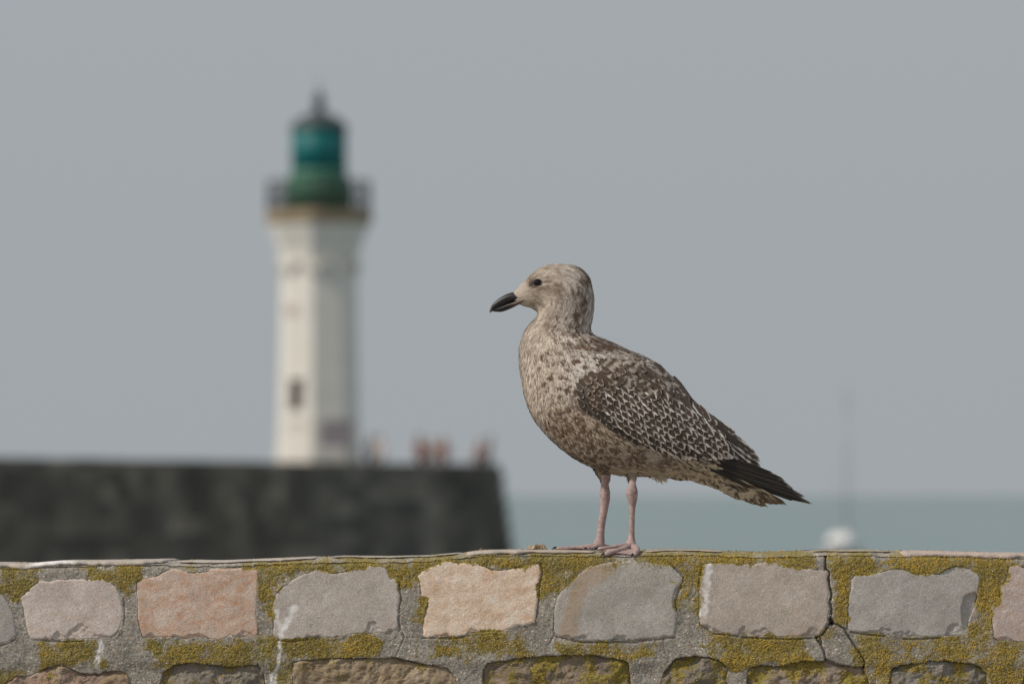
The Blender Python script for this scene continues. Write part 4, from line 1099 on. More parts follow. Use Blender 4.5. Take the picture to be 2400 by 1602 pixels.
# --- feathers
NU_, NVV = 9, 17
def feather_mesh(kind, seed):
    rs = np.random.default_rng(seed)
    u = np.linspace(-1, 1, NU_)[None, :]; v = np.linspace(0, 1, NVV)[:, None]
    u = u + 0 * v; v = v + 0 * u
    if kind in ('primary', 'secondary'):
        w = np.minimum(1, (v / 0.6 + 0.06)) * np.sqrt(np.clip(1 - np.clip((v - 0.62) / 0.38, 0, 1) ** 2.0, 0, 1)) * (1 - 0.15 * v)
    elif kind in ('tertial', 'tail'):
        w = np.minimum(1, (v / 0.2 + 0.3)) * np.sqrt(np.clip(1 - np.clip((v - 0.74) / 0.26, 0, 1) ** 2.4, 0, 1))
    elif kind == 'scap':
        w = np.minimum(1, (v / 0.3 + 0.2)) * np.sqrt(np.clip(1 - np.clip((v - 0.6) / 0.4, 0, 1) ** 2.0, 0, 1))
    else:
        w = np.minimum(1, (v / 0.3 + 0.2)) * np.sqrt(np.clip(1 - np.clip((v - 0.62) / 0.38, 0, 1) ** 1.8, 0, 1))
    w = np.maximum(w, 0.02)
    fray = 1 + 0.05 * rs.normal(size=v.shape) * (np.abs(u) > 0.7)
    X = u * w * fray; Y = v + 0.02 * rs.normal(size=v.shape) * (v > 0.9)
    bend = rs.uniform(-0.06, 0.06)
    X = X + bend * (v ** 2) * 2
    Z = (-0.05 if kind in ('under', 'tail') else -0.16) * u ** 2 * w + 0.03 * np.sin(v * 3)
    margin = 1 - np.abs(u)                       # 0 at the edge
    tipd = 1 - v
    n1 = vnoise(u * 2 + seed, v * 7, seed=seed); n2 = vnoise(u * 4, v * 18 + seed, seed=seed + 1)
    pale = np.zeros_like(u)
    dark_c, pale_c = DARK, WHITE
    if kind == 'lesser':
        pale = np.maximum(sstep(0.30, 0.14, margin + 0.16 * n1) * sstep(.35, .6, v), sstep(0.10, 0.04, tipd + 0.05 * n1)); pale_c = np.array([0.44, 0.37, 0.30]); pale *= 0.8
    elif kind == 'checker':
        sd = rs.choice([-1, 1]); us = u * sd
        a1 = rs.uniform(.55, .75); a2 = rs.uniform(.30, .50)
        edge = np.where(us > 0, a2, a1) * np.clip(1.25 - 0.55 * sstep(.55, .98, v), 0, 2) + 0.12 * n2
        pale = sstep(edge, edge + 0.16, np.abs(u))
        ph = rs.uniform(.66, .84)
        pale = pale * (1 - 0.9 * np.exp(-((v - ph) / 0.05) ** 2) * (us < 0))            # dark tooth through the margin
        pale = np.maximum(pale, sstep(0.05, 0.015, tipd + 0.03 * n1) * 0.45)
        dark_c = DARK * rs.uniform(.8, 1.25); pale_c = WHITE * rs.uniform(.80, 1.02)
    elif kind == 'greater':
        pale = np.maximum(sstep(0.40, 0.22, margin + 0.14 * n1) * sstep(.4, .55, v), sstep(0.17, 0.10, tipd + 0.04 * n1))
        sd = rs.choice([-1, 1])
        for k0, c0 in enumerate((0.80, 0.66, 0.52)):
            pale = np.maximum(pale, 1.2 * np.exp(-((v - c0) / 0.045) ** 2) * sstep(0.0, 0.45, u * (sd if k0 % 2 else -sd) + 0.2 * n2))
        pale = np.clip(pale, 0, 1)
    elif kind == 'scap':
        sty = seed % 4
        fringe = sstep(0.22, 0.06, margin + 0.14 * n1) * sstep(.45, .7, v) * rs.uniform(.5, 1)
        blot = sstep(0.10, 0.5, vnoise(u * 1.1 + seed * .37, v * 5.5 + seed, seed=seed + 4) + 0.35 * n2) * sstep(.35, .5, v)
        if sty == 0: pale = fringe
        elif sty == 1: pale = np.maximum(fringe, blot * 1.0)
        elif sty == 2: pale = np.maximum(fringe, sstep(.5, .72, v + 0.22 * u + .16 * n1) * sstep(.93, .80, v + 0.10 * n2) * 0.55)
        else: pale = np.maximum(fringe, 1.0 * np.exp(-((v - .72 + 0.10 * np.abs(u)) / 0.07) ** 2))
        pale = np.clip(pale, 0, 1); dark_c = np.array([0.085, 0.058, 0.042]) * rs.uniform(.75, 1.35); pale_c = np.array([0.50, 0.44, 0.38]) * rs.uniform(.75, 1.1)
    elif kind == 'tertial':
        fr = np.maximum(sstep(0.30, 0.16, margin + 0.20 * n2) * sstep(.35, .6, v), sstep(0.05, 0.02, tipd + 0.02 * n2))
        notch = sstep(0.2, 0.6, np.sin(v * 46 + 2 * u) + 0.5 * n2) * sstep(0.62, 0.30, margin) * sstep(.62, .76, v)
        pale = np.clip(np.maximum(fr, notch), 0, 1); dark_c = np.array([0.050, 0.036, 0.028])
    elif kind == 'rump':
        pale = sstep(0.22, 0.08, margin + 0.1 * n1) * 0.6; dark_c = np.array([0.10, 0.07, 0.05]); pale_c = BUFF
    elif kind == 'secondary':
        pale = sstep(0.10, 0.03, tipd + 0.02 * n1) * 0.5 + sstep(0.14, 0.05, margin) * 0.25; dark_c = np.array([0.045, 0.032, 0.025])
    elif kind == 'primary':
        pale = np.maximum(sstep(0.02, 0.006, tipd) * 0.4, sstep(0.16, 0.04, margin) * 0.16 + np.exp(-(u / .08) ** 2) * 0.10); dark_c = np.array([0.016, 0.0135, 0.012]) * (1 + 0.25 * n1[..., None]); pale_c = np.array([.3, .26, .22])
    elif kind == 'tail':
        bars = sstep(0.05, 0.35, np.sin(v * rs.uniform(22, 27) + 1.3 * np.abs(u) + rs.uniform(0, 6)) + 0.9 * n1)
        pale = bars * (1 - 0.6 * sstep(.86, .97, v)); dark_c = np.array([0.10, 0.07, 0.046]); pale_c = np.array([0.46, 0.39, 0.29])
    elif kind == 'under':
        d = np.exp(-((v - rs.uniform(.70, .86) + .12 * u * rs.choice([-1, 1])) / rs.uniform(.05, .11)) ** 2) * sstep(0.9, 0.4, np.abs(u + rs.uniform(-.5, .5)) + 0.4 * n1)
        d2 = np.exp(-((v - .52 + .2 * n1) / .08) ** 2)
        pale = 1 - np.clip(np.maximum(d * 1.6, d2 * 1.3), 0, 1) * 0.97; dark_c = np.array([0.085, 0.056, 0.036]); pale_c = BUFF * rs.uniform(.72, .95)
    shaft = np.exp(-(u / 0.10) ** 2)[..., None] * 0.12
    C = dark_c * (1 - pale[..., None]) + pale_c * pale[..., None]
    C = C * (1 - shaft) * (1 + 0.10 * n2[..., None])
    V = np.stack([X, Y, Z], -1).reshape(-1, 3)
    return make_mesh(kind + '_feather', V, grid_faces(NVV, NU_), True, colors=np.clip(C, 0.004, 1).reshape(-1, 3))
LIB = {}
def lib(kind, i):
    key = (kind, i)
    if key not in LIB:
        me = feather_mesh(kind, 1000 + hash3(np.array([i]), np.array([len(kind)]), np.array([ord(kind[0]) + ord(kind[2])]), 1)[0].__mul__(9000).__int__() + i)
        me.materials.append(M_PRIMARY if kind in ('primary', 'secondary') else M_FEATHER)
        LIB[key] = me
    return LIB[key]
NVAR = 7
FAR = {}   # feathers of the hidden far wing, joined
GL = np.array(gull.location)
def feather_matrix(root, tip, width, y0=None, y1=None, lift0=0.0, lift1=3.0, roll=0.0, side=1):
    if y0 is None:
        y0 = surf(*root) - lift0
    if y1 is None:
        y1 = surf(*tip) - lift1
    a = np.array([root[0], root[1], y0 * side]); b = np.array([tip[0], tip[1], y1 * side])
    m = (a + b) / 2
    e = 4.0
    dydx = (surf(m[0] + e, m[1]) - surf(m[0] - e, m[1])) / (2 * e); dydy = (surf(m[0], m[1] + e) - surf(m[0], m[1] - e)) / (2 * e)
    n_px = np.array([np.clip(dydx, -1.6, 1.6), np.clip(dydy, -1.6, 1.6), -1.0])      # outward (towards the camera)
    n_px[2] *= side
    A, B = Vector(bird(a) - GL), Vector(bird(b) - GL)
    n = Vector((n_px[0], n_px[2], -n_px[1])).normalized()
    d = B - A; L = d.length; d.normalize()
    x = d.cross(n).normalized()
    if roll: x = (Matrix.Rotation(roll, 3, d) @ x)
    n = x.cross(d).normalized()
    W = width * U / 2
    M = Matrix(((x.x * W, d.x * L, n.x * W, A.x), (x.y * W, d.y * L, n.y * W, A.y), (x.z * W, d.z * L, n.z * W, A.z), (0, 0, 0, 1)))
    return M
def feather(name, kind, root, tip, width, parent=None, **kw):
    me = lib(kind, random.randrange(NVAR))
    o = link(name, me, None, parent or wing)
    o.matrix_local = feather_matrix(root, tip, width, **kw)
    # the far wing carries the mirror image
    if parent is None and kind in ('tertial', 'primary', 'scap', 'secondary', 'rump'):
        kw2 = dict(kw); kw2['side'] = -1
        FAR.setdefault(kind, []).append((me, feather_matrix(root, tip, width, **kw2)))
    return o

# tail feathers and under-tail coverts (parts of the body)
for i, (tx, ty, y1, wd) in enumerate([(1779, 1182, -2, 30), (1792, 1183, -7, 30), (1786, 1180, 8, 30), (1801, 1179, -12, 28), (1812, 1178, -15, 26), (1824, 1178, -18, 24), (1838, 1181, -20, 20)]):
    feather('tail_feather', 'tail', (1640 + i * 4, 1104 - i), (tx, ty), wd, gull, y0=-16 - i * 2.0, y1=y1 - 6, roll=0.55)
UT = []
for _ in range(900):
    if len(UT) >= 70: break
    tx = random.uniform(1592, 1790)
    lo = np.interp(tx, [1590, 1625, 1670, 1723, 1745, 1790], [1122, 1126, 1137, 1157, 1171, 1182])
    hi = np.interp(tx, [1590, 1640, 1700, 1760, 1790], [1086, 1095, 1110, 1134, 1154])
    ty = lo + 1 - (lo - hi) * random.random()
    if all((tx - a) ** 2 + (ty - b) ** 2 > 150 for a, b in UT): UT.append((tx, ty))
for tx, ty in sorted(UT):
    yb = near_y(tx, min(ty, 1200), -16)
    d = math.radians(random.uniform(16, 30))
    L = random.uniform(40, 56)
    rt = (tx - L * math.cos(d), ty - L * math.sin(d))
    feather('undertail_feather', 'under', rt, (tx, ty), random.uniform(17, 25), gull, y0=near_y(*rt, -24) - 2.0, y1=min(yb, -12) - 3.0, roll=random.uniform(.1, .35))

# primaries
for i, (rx, ry, tx, ty, wd, y0, y1) in enumerate([
        (1616, 1078, 1817, 1167, 11, -44, -24), (1604, 1066, 1894, 1177, 27, -46, -18), (1606, 1062, 1878, 1161, 29, -47, -20), (1608, 1058, 1856, 1143, 28, -48, -23), (1612, 1056, 1834, 1127, 27, -49, -26), (1616, 1054, 1812, 1113, 25, -50, -28)]):
    feather('primary_feather', 'primary', (rx, ry), (tx, ty), wd, y0=y0, y1=y1)
# secondaries: dark band below the coverts
for (rx, ry, tx, ty, wd) in [(1470, 1024, 1620, 1080, 20), (1500, 1036, 1655, 1084, 20), (1540, 1046, 1690, 1087, 22), (1575, 1050, 1722, 1091, 22), (1600, 1052, 1745, 1095, 22), (1430, 1000, 1585, 1076, 18)]:
    feather('secondary_feather', 'secondary', (rx, ry), (tx, ty), wd, lift0=1, lift1=2)
# tertials
for (rx, ry, tx, ty, wd, l1) in [(1650, 968, 1724, 1017, 20, 1.5), (1656, 978, 1750, 1043, 22, 2), (1660, 986, 1771, 1064, 22, 2.5), (1664, 990, 1780, 1080, 24, 4), (1660, 992, 1781, 1096, 26, 5), (1650, 994, 1768, 1098, 26, 6.5), (1640, 992, 1752, 1094, 26, 7.5), (1630, 988, 1737, 1088, 26, 8)]:
    feather('tertial_feather', 'tertial', (rx, ry), (tx, ty), wd, lift0=2, lift1=l1)

# coverts: staggered rows, each overlapping the one behind
COV = np.array([(1372, 900), (1400, 890), (1440, 905), (1490, 920), (1560, 935), (1620, 955), (1650, 972), (1690, 1004), (1710, 1045), (1722, 1078), (1640, 1079), (1578, 1076), (1530, 1064), (1494, 1047), (1458, 1029), (1425, 1007), (1396, 985), (1367, 957), (1356, 930)], float)
rows = []
ang0 = math.radians(55)
da = np.array([math.cos(ang0), math.sin(ang0)]); db = np.array([-da[1], da[0]])
org = np.array([1360.0, 900.0])
for r in range(-4, 40):
    for q in range(-30, 18):
        p = org + da * (r * 16.4) + db * ((q + 0.5 * (r % 2)) * 13.6) + np.array([random.uniform(-2.2, 2.2), random.uniform(-2.2, 2.2)])
        if poly_sd(COV, np.array([p[0]]), np.array([p[1]]))[0] < 1.5: rows.append((r, p))
low_edge = [(1350, 915), (1367, 957), (1396, 985), (1426, 1007), (1460, 1029), (1494, 1047), (1530, 1064)]
for r, p in sorted(rows, key=lambda x: -x[0]):
    dl = float(line_d(low_edge, np.array([p[0]]), np.array([p[1]]))[0])
    front = float(sstep(1480, 1380, p[0]))
    ang = ang0 + math.radians(random.uniform(-6, 6) - 6 * front + 4 * float(sstep(1600, 1700, p[0])))
    L = random.uniform(38, 48) * (1 - 0.30 * front)
    root = p - np.array([math.cos(ang), math.sin(ang)]) * L
    if dl < 10 + 14 * front and p[0] < 1510: kind, w = 'secondary', 15
    elif p[0] < 1415 or (p[0] < 1450 and p[1] < 925): kind, w = 'lesser', 15
    else: kind, w = 'checker', random.uniform(16, 20) * (0.92 + 0.22 * float(sstep(1480, 1660, p[0])))
    feather('covert_feather', kind, tuple(root), tuple(p), w, lift0=0.5, lift1=3.4 + 0.5 * random.random(), roll=random.uniform(-.1, .1))
for i in range(12):
    tx = 1582 + i * 12.2; ty = 1074 + 4.0 * math.sin(i * 0.27) + random.uniform(-1, 1)
    a = math.radians(54)
    feather('greater_covert_feather', 'greater', (tx - 62 * math.cos(a), ty - 62 * math.sin(a)), (tx, ty), 21, lift0=0, lift1=2.8)

# scapulars over the shoulder
SCAP = np.array([(1420, 856), (1450, 836), (1486, 841), (1520, 857), (1553, 879), (1587, 907), (1613, 938), (1640, 966), (1628, 968), (1590, 950), (1540, 938), (1490, 925), (1450, 905), (1425, 880)], float)
rows = []
ang0 = math.radians(44)
da = np.array([math.cos(ang0), math.sin(ang0)]); db = np.array([-da[1], da[0]])
for r in range(-3, 22):
    for q in range(-12, 12):
        p = np.array([1430.0, 840.0]) + da * (r * 16.5) + db * ((q + 0.5 * (r % 2)) * 15.0) + np.array([random.uniform(-6, 6), random.uniform(-6, 6)])
        if poly_sd(SCAP, np.array([p[0]]), np.array([p[1]]))[0] < 0: rows.append((r, p))
for r, p in sorted(rows, key=lambda x: -x[0]):
    rear = float(sstep(1520, 1620, p[0]))
    ang = math.radians(36 + 16 * rear + random.uniform(-12, 12))
    L = 44 + 24 * rear
    root = p - np.array([math.cos(ang), math.sin(ang)]) * L
    feather('scapular_feather', 'scap', tuple(root), tuple(p), 19 + 5 * rear + random.uniform(-3, 4), lift0=1, lift1=3.6 + random.random(), roll=random.uniform(-.12, .12))
# far wing feathers, hidden behind the body: one joined part
fv, ff, fcol, b0 = [], [], [], 0
for kind, lst in FAR.items():
    for me, M in lst:
        n = len(me.vertices)
        co = np.empty(n * 3, np.float32); me.vertices.foreach_get('co', co); co = co.reshape(-1, 3)
        cl = np.empty(n * 4, np.float32); me.color_attributes['Col'].data.foreach_get('color', cl)
        Mn = np.array(M)
        fv.append(co @ Mn[:3, :3].T + Mn[:3, 3]); ff.append(grid_faces(NVV, NU_, base=b0)); fcol.append(cl.reshape(-1, 4)[:, :3]); b0 += n
tag(link('wing_feathers', make_mesh('wing_feathers', np.vstack(fv), np.vstack(ff), True, colors=np.vstack(fcol)), M_FEATHER, far_wing), kind='stuff')

# --- small contour feathers over head, neck, breast, belly and back
def strands(G, N_, T_, arc, the, count, seed, color=None, size=1.0, dens=None):
    rs = np.random.default_rng(seed)
    nv, nk = G.shape[:2]
    e1 = G[1:] - G[:-1]; e2 = np.roll(G, -1, 1)[:-1] - G[:-1]
    area = np.linalg.norm(np.cross(e1, e2), axis=-1)
    mid = G[:-1]
    px, py = mid[..., 0], mid[..., 1]
    w = area * (1 + 3.2 * sstep(775, 735, py) + 1.2 * sstep(850, 790, py) + 4.0 * sstep(1245, 1215, px) * sstep(740, 720, py)) if dens is None else area * dens
    inwing = (poly_sd(WING, px.ravel(), py.ravel()).reshape(px.shape) < -14) & ((px - 1400) * 0.55 + (py - 880) * 0.85 > -6)
    w = np.where(inwing & (np.abs(mid[..., 2]) > 14), 0, w)
    p = (w / w.sum()).ravel()
    w = np.where((np.hypot((px - 1255) / 17, (py - 663.3) / 11.5) < 1) & (np.abs(mid[..., 2]) > 12), 0, w)
    w = np.where((np.hypot(px - 1252, py - 661) < 9) & (np.abs(mid[..., 2]) > 12), w * 0.3, w)
    p = (w / w.sum()).ravel()
    ids = rs.choice(len(p), count, p=p)
    i, j = ids // nk, ids % nk
    a, b = rs.random(count)[:, None], rs.random(count)[:, None]
    j2 = (j + 1) % nk
    P = G[i, j] * (1 - a) * (1 - b) + G[i + 1, j] * a * (1 - b) + G[i, j2] * (1 - a) * b + G[i + 1, j2] * a * b
    Nn = N_[i, j]; Tt = T_[i, j]
    Bb = np.cross(Nn, Tt); Bb /= np.maximum(np.linalg.norm(Bb, axis=1, keepdims=True), 1e-9)
    ja = rs.normal(size=count)[:, None] * 0.20 + 0.22 * vnoise(P[:, 0] / 18, P[:, 1] / 18, P[:, 2] / 18, seed=seed)[:, None]
    d = Tt * np.cos(ja) + Bb * np.sin(ja)
    lat = np.cross(Nn, d)
    px, py = P[:, 0], P[:, 1]
    hd = sstep(765, 735, py); face = sstep(1262, 1215, px) * hd
    nk_ = sstep(735, 775, py) * sstep(850, 800, py)
    bel = sstep(900, 1000, py)
    L = (15 - 5.0 * hd - 4.0 * face + 3.0 * bel) * size * rs.uniform(.75, 1.3, count)
    Wd = (2.5 - 1.0 * hd - 0.3 * face - 0.5 * nk_ + 0.5 * bel) * size * rs.uniform(.75, 1.3, count)
    lift = (0.10 + 0.10 * rs.random(count)) * (1 - 0.35 * hd)
    s_ = arc[i, j] + a[:, 0] * (arc[np.minimum(i + 1, nv - 1), j] - arc[i, j]); t_ = the[i, j] + b[:, 0] / nk
    jit = 0.88 + 0.24 * rs.random((count, 1))
    def col_at(f):
        c = plumage_color(px + f * L * d[:, 0], py + f * L * d[:, 1], s_ + f * L, t_) if color is None else np.tile(color, (count, 1))
        return c * jit
    CF = {f: col_at(f) for f in (0.2, 0.55, 0.9)}
    sv = [(0.0, 0.6, -0.6), (0.35, 1.0, 0.55), (0.72, 0.75, 1.0), (1.0, 0.08, 1.0)]
    V = np.empty((count, 4, 2, 3)); CC = np.empty((count, 4, 2, 3))
    for k2, (f, wf, lf) in enumerate(sv):
        c = P + d * (L * f)[:, None] + Nn * ((lift * L * lf) - 0.10 * L * f * f * (1 - hd))[:, None] + Nn * 0.5
        for m, sg in enumerate((-1, 1)):
            V[:, k2, m] = c + lat * (sg * 0.5 * Wd * wf)[:, None]
            CC[:, k2, m] = CF[0.2 if f < 0.3 else 0.55 if f < 0.7 else 0.9]
    fcs = []
    o = (np.arange(count) * 8)[:, None]
    for k2 in range(3): fcs.append(o + np.array([[k2 * 2, k2 * 2 + 1, k2 * 2 + 3, k2 * 2 + 2]]))
    return V.reshape(-1, 3), np.concatenate(fcs), np.clip(CC.reshape(-1, 3), 0, 1)
V1, F1, C1 = strands(BG, NRM, TAN, ARC, THE, 62000, 5)
parts = [(V1, F1, C1)]
for q, G in enumerate(THIGH):
    N2 = np.cross(np.gradient(G, axis=0), np.roll(G, -1, 1) - np.roll(G, 1, 1)); N2 /= np.maximum(np.linalg.norm(N2, axis=-1, keepdims=True), 1e-9)
    if np.mean(np.sum(N2 * (G - G.mean(1, keepdims=True)), -1)) < 0: N2 = -N2
    T2 = np.gradient(G, axis=0); T2 /= np.maximum(np.linalg.norm(T2, axis=-1, keepdims=True), 1e-9)
    parts.append(strands(G, N2, T2, np.zeros(G.shape[:2]), np.zeros(G.shape[:2]), 900, 30 + q, color=np.array([[0.36, 0.285, 0.215]]), size=0.8, dens=1.0))
# the ruffled tuft under the vent
rs = np.random.default_rng(3)
n = 260
P = np.stack([rs.uniform(1520, 1580, n), rs.uniform(1108, 1118, n), rs.uniform(-30, 24, n)], -1)
d = np.stack([rs.normal(0.75, 0.25, n), rs.normal(0.62, 0.2, n), rs.normal(0, 0.15, n)], -1); d /= np.linalg.norm(d, axis=1, keepdims=True)
L = (23 * np.exp(-((P[:, 0] - 1540) / 15) ** 2) + 4) * rs.uniform(.45, 1.1, n)
V = np.empty((n, 4, 2, 3))
for k2, (f, wf) in enumerate(((0, .6), (.35, 1), (.72, .7), (1, .08))):
    for m, sg in enumerate((-1, 1)): V[:, k2, m] = P + d * (L * f)[:, None] + np.array([0.6, -0.8, 0.0]) * (sg * 0.5 * 1.8 * wf)
parts.append((V.reshape(-1, 3), np.concatenate([(np.arange(n) * 8)[:, None] + np.array([[k2 * 2, k2 * 2 + 1, k2 * 2 + 3, k2 * 2 + 2]]) for k2 in range(3)]), np.tile(BUFF[None] * 0.9, (n * 8, 1)) * np.repeat(rs.uniform(.7, 1.1, (n, 1)), 8, 0)))
Vs, Fs, Cs, b0 = [], [], [], 0
for V, fc, c in parts:
    Vs.append(V); Fs.append(fc + b0); Cs.append(c); b0 += len(V)
tag(link('plumage', gmesh('plumage', np.vstack(Vs), np.vstack(Fs), colors=np.vstack(Cs)), M_PLUMAGE, gull), kind='stuff')

# --- bill
t = NT('bill_horn')
bcol = t.mix(t.attr('Col', 'Color'), (0, 0, 0), (0, 0, 0))
spk = t.ramp(t.noise(420, 3, 0.6), [(0.70, (0, 0, 0)), (0.76, (1, 1, 1))])
bcol = t.mix(t.math('MULTIPLY', spk, 0.35), t.attr('Col', 'Color'), (0.5, 0.48, 0.46))
t.bump(t.noise(260, 4), 0.15, 0.001)
M_BILL = t.done(bcol, 0.42, 0.4)
def loft_part(name, st, n, k2, color_fn, mat, parent=gull, expo=2.0):
    G = loft(st, n, k2, expo)
    V = G.reshape(-1, 3)
    caps = [np.array([list(range(k2))[::-1]]), np.array([[(n - 1) * k2 + j for j in range(k2)]])]
    return link(name, gmesh(name, V, [grid_faces(n, k2, wrap=True)] + caps, colors=color_fn(V)), mat, parent)
def upper_col(V):
    c = np.tile(np.array([[0.011, 0.011, 0.012]]), (len(V), 1))
    g = sstep(1185, 1210, V[:, 0])[:, None] * sstep(704, 698, V[:, 1])[:, None]
    return c * (1 - 0.4 * g) + 0.4 * g * np.array([[0.05, 0.042, 0.04]]) + np.exp(-((V[:, 0] - 1149) / 3) ** 2)[:, None] * np.array([[0.10, 0.085, 0.06]])
def lower_col(V):
    g = sstep(1190, 1218, V[:, 0])[:, None]
    return np.tile(np.array([[0.010, 0.0095, 0.010]]), (len(V), 1)) * (1 - g) + g * np.array([[0.085, 0.045, 0.036]])
loft_part('upper_bill', [(1147.8, 732.4, 1147.0, 731.4, 0.4, 0), (1151.8, 730.5, 1148.6, 723, 2.8, 0), (1159, 726.5, 1154.4, 712.5, 4.8, 0), (1169, 721, 1163.4, 703.5, 6.8, 0), (1180, 716, 1175.5, 695.0, 8.8, 0), (1192, 711, 1189.2, 688.0, 10.8, 0), (1203, 706.5, 1203.5, 684.5, 12.5, 0), (1213, 703.5, 1214, 690, 15.0, 0), (1223, 700.5, 1223, 694.5, 19.2, 0), (1231, 698, 1231, 695.5, 21.5, 0)], 44, 28, upper_col, M_BILL)
loft_part('lower_bill', [(1156, 729.2, 1156, 727.4, 0.6, 0), (1161, 730.2, 1160.5, 723.0, 3.2, 0), (1168, 730.6, 1167.5, 719.5, 4.8, 0), (1176, 730.4, 1176, 715.5, 6.2, 0), (1188, 726.6, 1188, 710.5, 8.0, 0), (1203, 720.2, 1203, 705.5, 11.0, 0), (1214, 714.5, 1214, 703, 15.6, 0), (1222, 711.0, 1223, 700.5, 19.0, 0), (1228, 706, 1229, 698.5, 21.0, 0)], 36, 24, lower_col, M_BILL)
# nostril slit
loft_part('nostril', [(1178, 701.5, 1178, 700.5, 9.2, 0), (1183, 700.5, 1183, 697.5, 10.6, 0), (1189, 697.5, 1189, 695.5, 11.0, 0), (1191, 696, 1191, 695.6, 10.6, 0)], 10, 14, lambda V: np.tile(np.array([[0.07, 0.05, 0.045]]), (len(V), 1)), M_BILL)

# --- eyes
t = NT('eye_gloss'); M_EYE = t.done((0.006, 0.005, 0.004), 0.06, 0.3)
M_LID = plain('eye_rim', (0.035, 0.028, 0.025), 0.8, 0.1)
def ball(name, c, r, sq, mat, parent=gull):
    n, k2 = 16, 24
    ph = np.linspace(0.02, math.pi - 0.02, n)[:, None]; th = np.linspace(0, 2 * math.pi, k2, endpoint=False)[None]
    G = np.stack([c[0] + r * np.sin(ph) * np.cos(th), c[1] + r * np.sin(ph) * np.sin(th), c[2] + r * sq * np.cos(ph) + 0 * th], -1)
    caps = [np.array([list(range(k2))[::-1]]), np.array([[(n - 1) * k2 + j for j in range(k2)]])]
    return link(name, gmesh(name, G.reshape(-1, 3), [grid_faces(n, k2, wrap=True)] + caps), mat, parent)
ey = near_y(1260, 663)
for sgn in (1, -1):
    e = ball('eye', (1260, 663.3, sgn * (ey + 0.6)), 8.8, 0.62, M_EYE)
    th = np.linspace(0, 2 * math.pi, 25)
    ring = [Vector(bird([1260 + 9.2 * math.cos(a), 663.3 + 8.6 * math.sin(a), sgn * (near_y(1260 + 9.2 * math.cos(a), 663.3 + 8.6 * math.sin(a)) - 0.4)]) - GL) for a in th]
    link('eyelid', tube(ring, [0.9 * U] * 25, 6, 'eyelid'), M_LID, e)

# --- legs and webbed feet
t = NT('leg_skin')
lc_ = t.mix(1.0, t.attr('Col', 'Color'), t.ramp(t.noise(140, 5, 0.65), [(0.3, (0.72, 0.70, 0.72)), (0.7, (1.2, 1.18, 1.15))]), 'MULTIPLY')
wv = t.n('ShaderNodeTexWave'); wv.wave_type = 'BANDS'; wv.bands_direction = 'Z'; wv.inputs['Scale'].default_value = 140; wv.inputs['Distortion'].default_value = 3.0
t.l(t.coord(), wv.inputs['Vector'])
t.bump(t.math('ADD', t.math('MULTIPLY', wv.outputs['Fac'], 0.6), t.noise(380, 4)), 0.45, 0.0012)
M_LEG = t.done(lc_, 0.55, 0.35)
t = NT('claw_horn'); M_CLAW = t.done((0.018, 0.017, 0.018), 0.35, 0.5)
PINK = np.array([0.41, 0.30, 0.29]); GREYP = np.array([0.34, 0.255, 0.25])
def wall_top(px, y):
    """height (photo row) of the wall top under a foot at gull-plane depth y (px)"""
    ym = y * U - FRONT
    return crest(px) - 1.2 + 12 * (1 - float(sstep(0, 0.05, ym)))
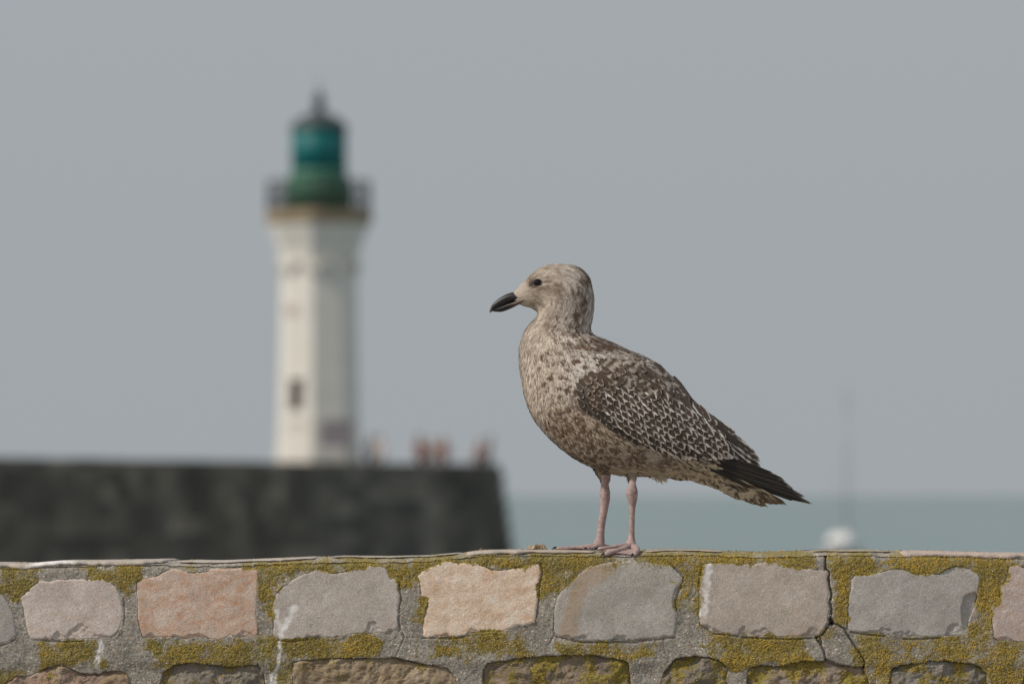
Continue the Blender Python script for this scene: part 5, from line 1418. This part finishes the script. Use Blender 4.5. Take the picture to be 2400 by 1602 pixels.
def leg(stations, yc, ankle, toes, webs, halluxdir):
    """stations: (py, x0, x1); toes: list of toe paths in (px, py, y) from ankle to claw root; webs between neighbours"""
    parts, cols = [], []
    st = [(x0, py, x1, py, (x1 - x0) * 0.46, yc * (1 - 0.5 * float(sstep(1145, 1104, py)))) for (py, x0, x1) in stations]      # the shank leans in under the belly
    G = loft(st, 70, 20)
    Vs, Fs, b0 = [G.reshape(-1, 3)], [grid_faces(70, 20, wrap=True)], G.shape[0] * 20
    def add(V, Fc):
        nonlocal b0
        Vs.append(V); Fs.append(Fc + b0); b0 += len(V)
    for path, r0, r1 in toes:
        P = catmull(np.array(path, float), 16)
        R = np.linspace(r0, r1, 16) * (1 + 0.10 * np.sin(np.linspace(0, 9.5, 16))); R[-1] *= 0.6
        T = np.gradient(P, axis=0); T /= np.linalg.norm(T, axis=1, keepdims=True)
        up = np.array([0, -1.0, 0]); lat = np.cross(T, up); lat /= np.linalg.norm(lat, axis=1, keepdims=True); nn = np.cross(lat, T)
        th = np.linspace(0, 2 * math.pi, 12, endpoint=False)
        V = P[:, None] + R[:, None, None] * (lat[:, None] * np.cos(th)[None, :, None] * 1.1 + nn[:, None] * np.sin(th)[None, :, None] * 0.9)
        add(V.reshape(-1, 3), grid_faces(16, 12, wrap=True))
        add(V[-1], np.array([[0, 1, 2, 3], [0, 3, 4, 5], [0, 5, 6, 7], [0, 7, 8, 9], [0, 9, 10, 11]]))
    for a, b in webs:
        A = catmull(np.array(toes[a][0], float), 14)[:13]; B = catmull(np.array(toes[b][0], float), 14)[:13]
        m = 9
        q = np.linspace(0, 1, m)[None, :, None]
        S = A[:, None] * (1 - q) + B[:, None] * q
        # free edge of the web curves back between the toe tips
        k2 = np.linspace(0, 1, 13)[:, None, None]
        mid = 4 * q * (1 - q)
        back = np.array(ankle, float)[None, None]
        S = S + (back - S) * (0.16 * mid * k2 ** 2)
        S[..., 1] += 0.8 - 1.6 * (mid * k2)[..., 0] * 0.6 + 0.5 * np.sin(q[..., 0] * 14 + 0 * k2[..., 0])
        lo = S.copy(); lo[..., 1] += 1.6
        add(S.reshape(-1, 3), grid_faces(13, m)); add(lo.reshape(-1, 3), grid_faces(13, m)[:, ::-1])
    V = np.vstack(Vs)
    jn = np.exp(-((V[:, 1] - 1158) / 22) ** 2)[:, None]
    up_ = sstep(1150, 1118, V[:, 1])[:, None]
    C = PINK[None] * (1 - 0.45 * jn) + GREYP[None] * 0.45 * jn
    C = C * (1 - 0.4 * up_) + GREYP[None] * 0.4 * up_
    C = C * (1 + 0.10 * np.sin(V[:, 1] * 1.15)[:, None] * sstep(1185, 1200, V[:, 1])[:, None] * sstep(1268, 1255, V[:, 1])[:, None])
    C = C * (1 + 0.24 * vnoise(V[:, 0] / 5, V[:, 1] / 7, V[:, 2] / 5, seed=66)[:, None])
    o = link('leg', gmesh('leg', V, Fs, colors=np.clip(C, 0, 1)), M_LEG, gull)
    for path, r0, r1 in toes:
        a, b = np.array(path[-2], float), np.array(path[-1], float)
        d = b - a; d[1] *= 0.3; d /= np.linalg.norm(d)
        pts = [b - d * 4.5 + np.array([0, -1.4, 0]), b + d * 0 + np.array([0, -2.4, 0]), b + d * 4.5 + np.array([0, -2.0, 0]), b + d * 8.5 + np.array([0, 0.6, 0]), b + d * 10.5 + np.array([0, 3.0, 0])]
        link('claw', tube([Vector(bird(p) - GL) for p in pts], [r * U for r in (2.5, 3.0, 2.4, 1.3, 0.3)], 8, 'claw'), M_CLAW, o)
    a = np.array(ankle, float); h = np.array(halluxdir, float)
    hp = [a + np.array([4, -4, 0]), a + h * 0.5 + np.array([2, -2, 0]), a + h]
    link('hind_toe', tube([Vector(bird(p) - GL) for p in hp], [3.4 * U, 2.6 * U, 1.6 * U], 8, 'hind_toe'), M_LEG if False else plain('hind_toe_skin', (0.42, 0.27, 0.25), 0.6), o)
    hc = [a + h * 0.92, a + h * 1.25 + np.array([0, 0.5, 0]), a + h * 1.45 + np.array([0.5, 4, 0])]
    link('claw', tube([Vector(bird(p) - GL) for p in hc], [1.6 * U, 1.2 * U, 0.3 * U], 6, 'claw'), M_CLAW, o)
    return o
# far leg: foot flat, pointing left
leg([(1112, 1408, 1428), (1126, 1409.5, 1426), (1140, 1408, 1428), (1150, 1406.5, 1430), (1159, 1405.5, 1430.5), (1170, 1406.5, 1430), (1183, 1407, 1427.5), (1209, 1404, 1422.5), (1235, 1401, 1418), (1255, 1398.5, 1417), (1267, 1394, 1417.5), (1277, 1389, 1418), (1283, 1388, 1417), (1287, 1391, 1414)], 26, (1404, 1279, 26),
    [([(1404, 1278, 26), (1370, 1282, 10), (1330, 1284.5, -2), (1302, 1285, -10)], 7.5, 5.0), ([(1404, 1279, 26), (1386, 1284, -4), (1373, 1286, -26)], 7.5, 4.6), ([(1406, 1278, 28), (1375, 1282, 50), (1345, 1285, 66)], 7.0, 4.0)], [(0, 1), (0, 2)], (20, -1, 8))
# near leg: foot over the rounded edge of the wall, toes spread towards the camera
leg([(1100, 1471, 1489), (1116, 1473.5, 1487), (1128, 1474, 1488.5), (1140, 1471.5, 1491), (1149, 1467, 1493.5), (1157, 1466, 1494), (1166, 1468.5, 1493), (1175, 1471, 1491.5), (1192, 1473.5, 1488), (1226, 1473.5, 1486.5), (1250, 1472.5, 1486.5), (1263, 1470, 1487.5), (1273, 1464, 1490), (1281, 1464, 1492), (1287, 1468, 1491)], -38, (1478, 1279, -38),
    [([(1476, 1276, -38), (1445, 1280, -62), (1418, 1283, -82), (1398, 1285.5, -88)], 7.5, 4.4), ([(1477, 1279, -40), (1455, 1286, -82), (1430, 1293, -116), (1413, 1298, -129)], 8.0, 5.6), ([(1482, 1279, -40), (1490, 1287, -82), (1486, 1295, -118), (1480, 1299, -130)], 8.5, 6.0)], [(0, 1), (1, 2)], (12, 2, 26))
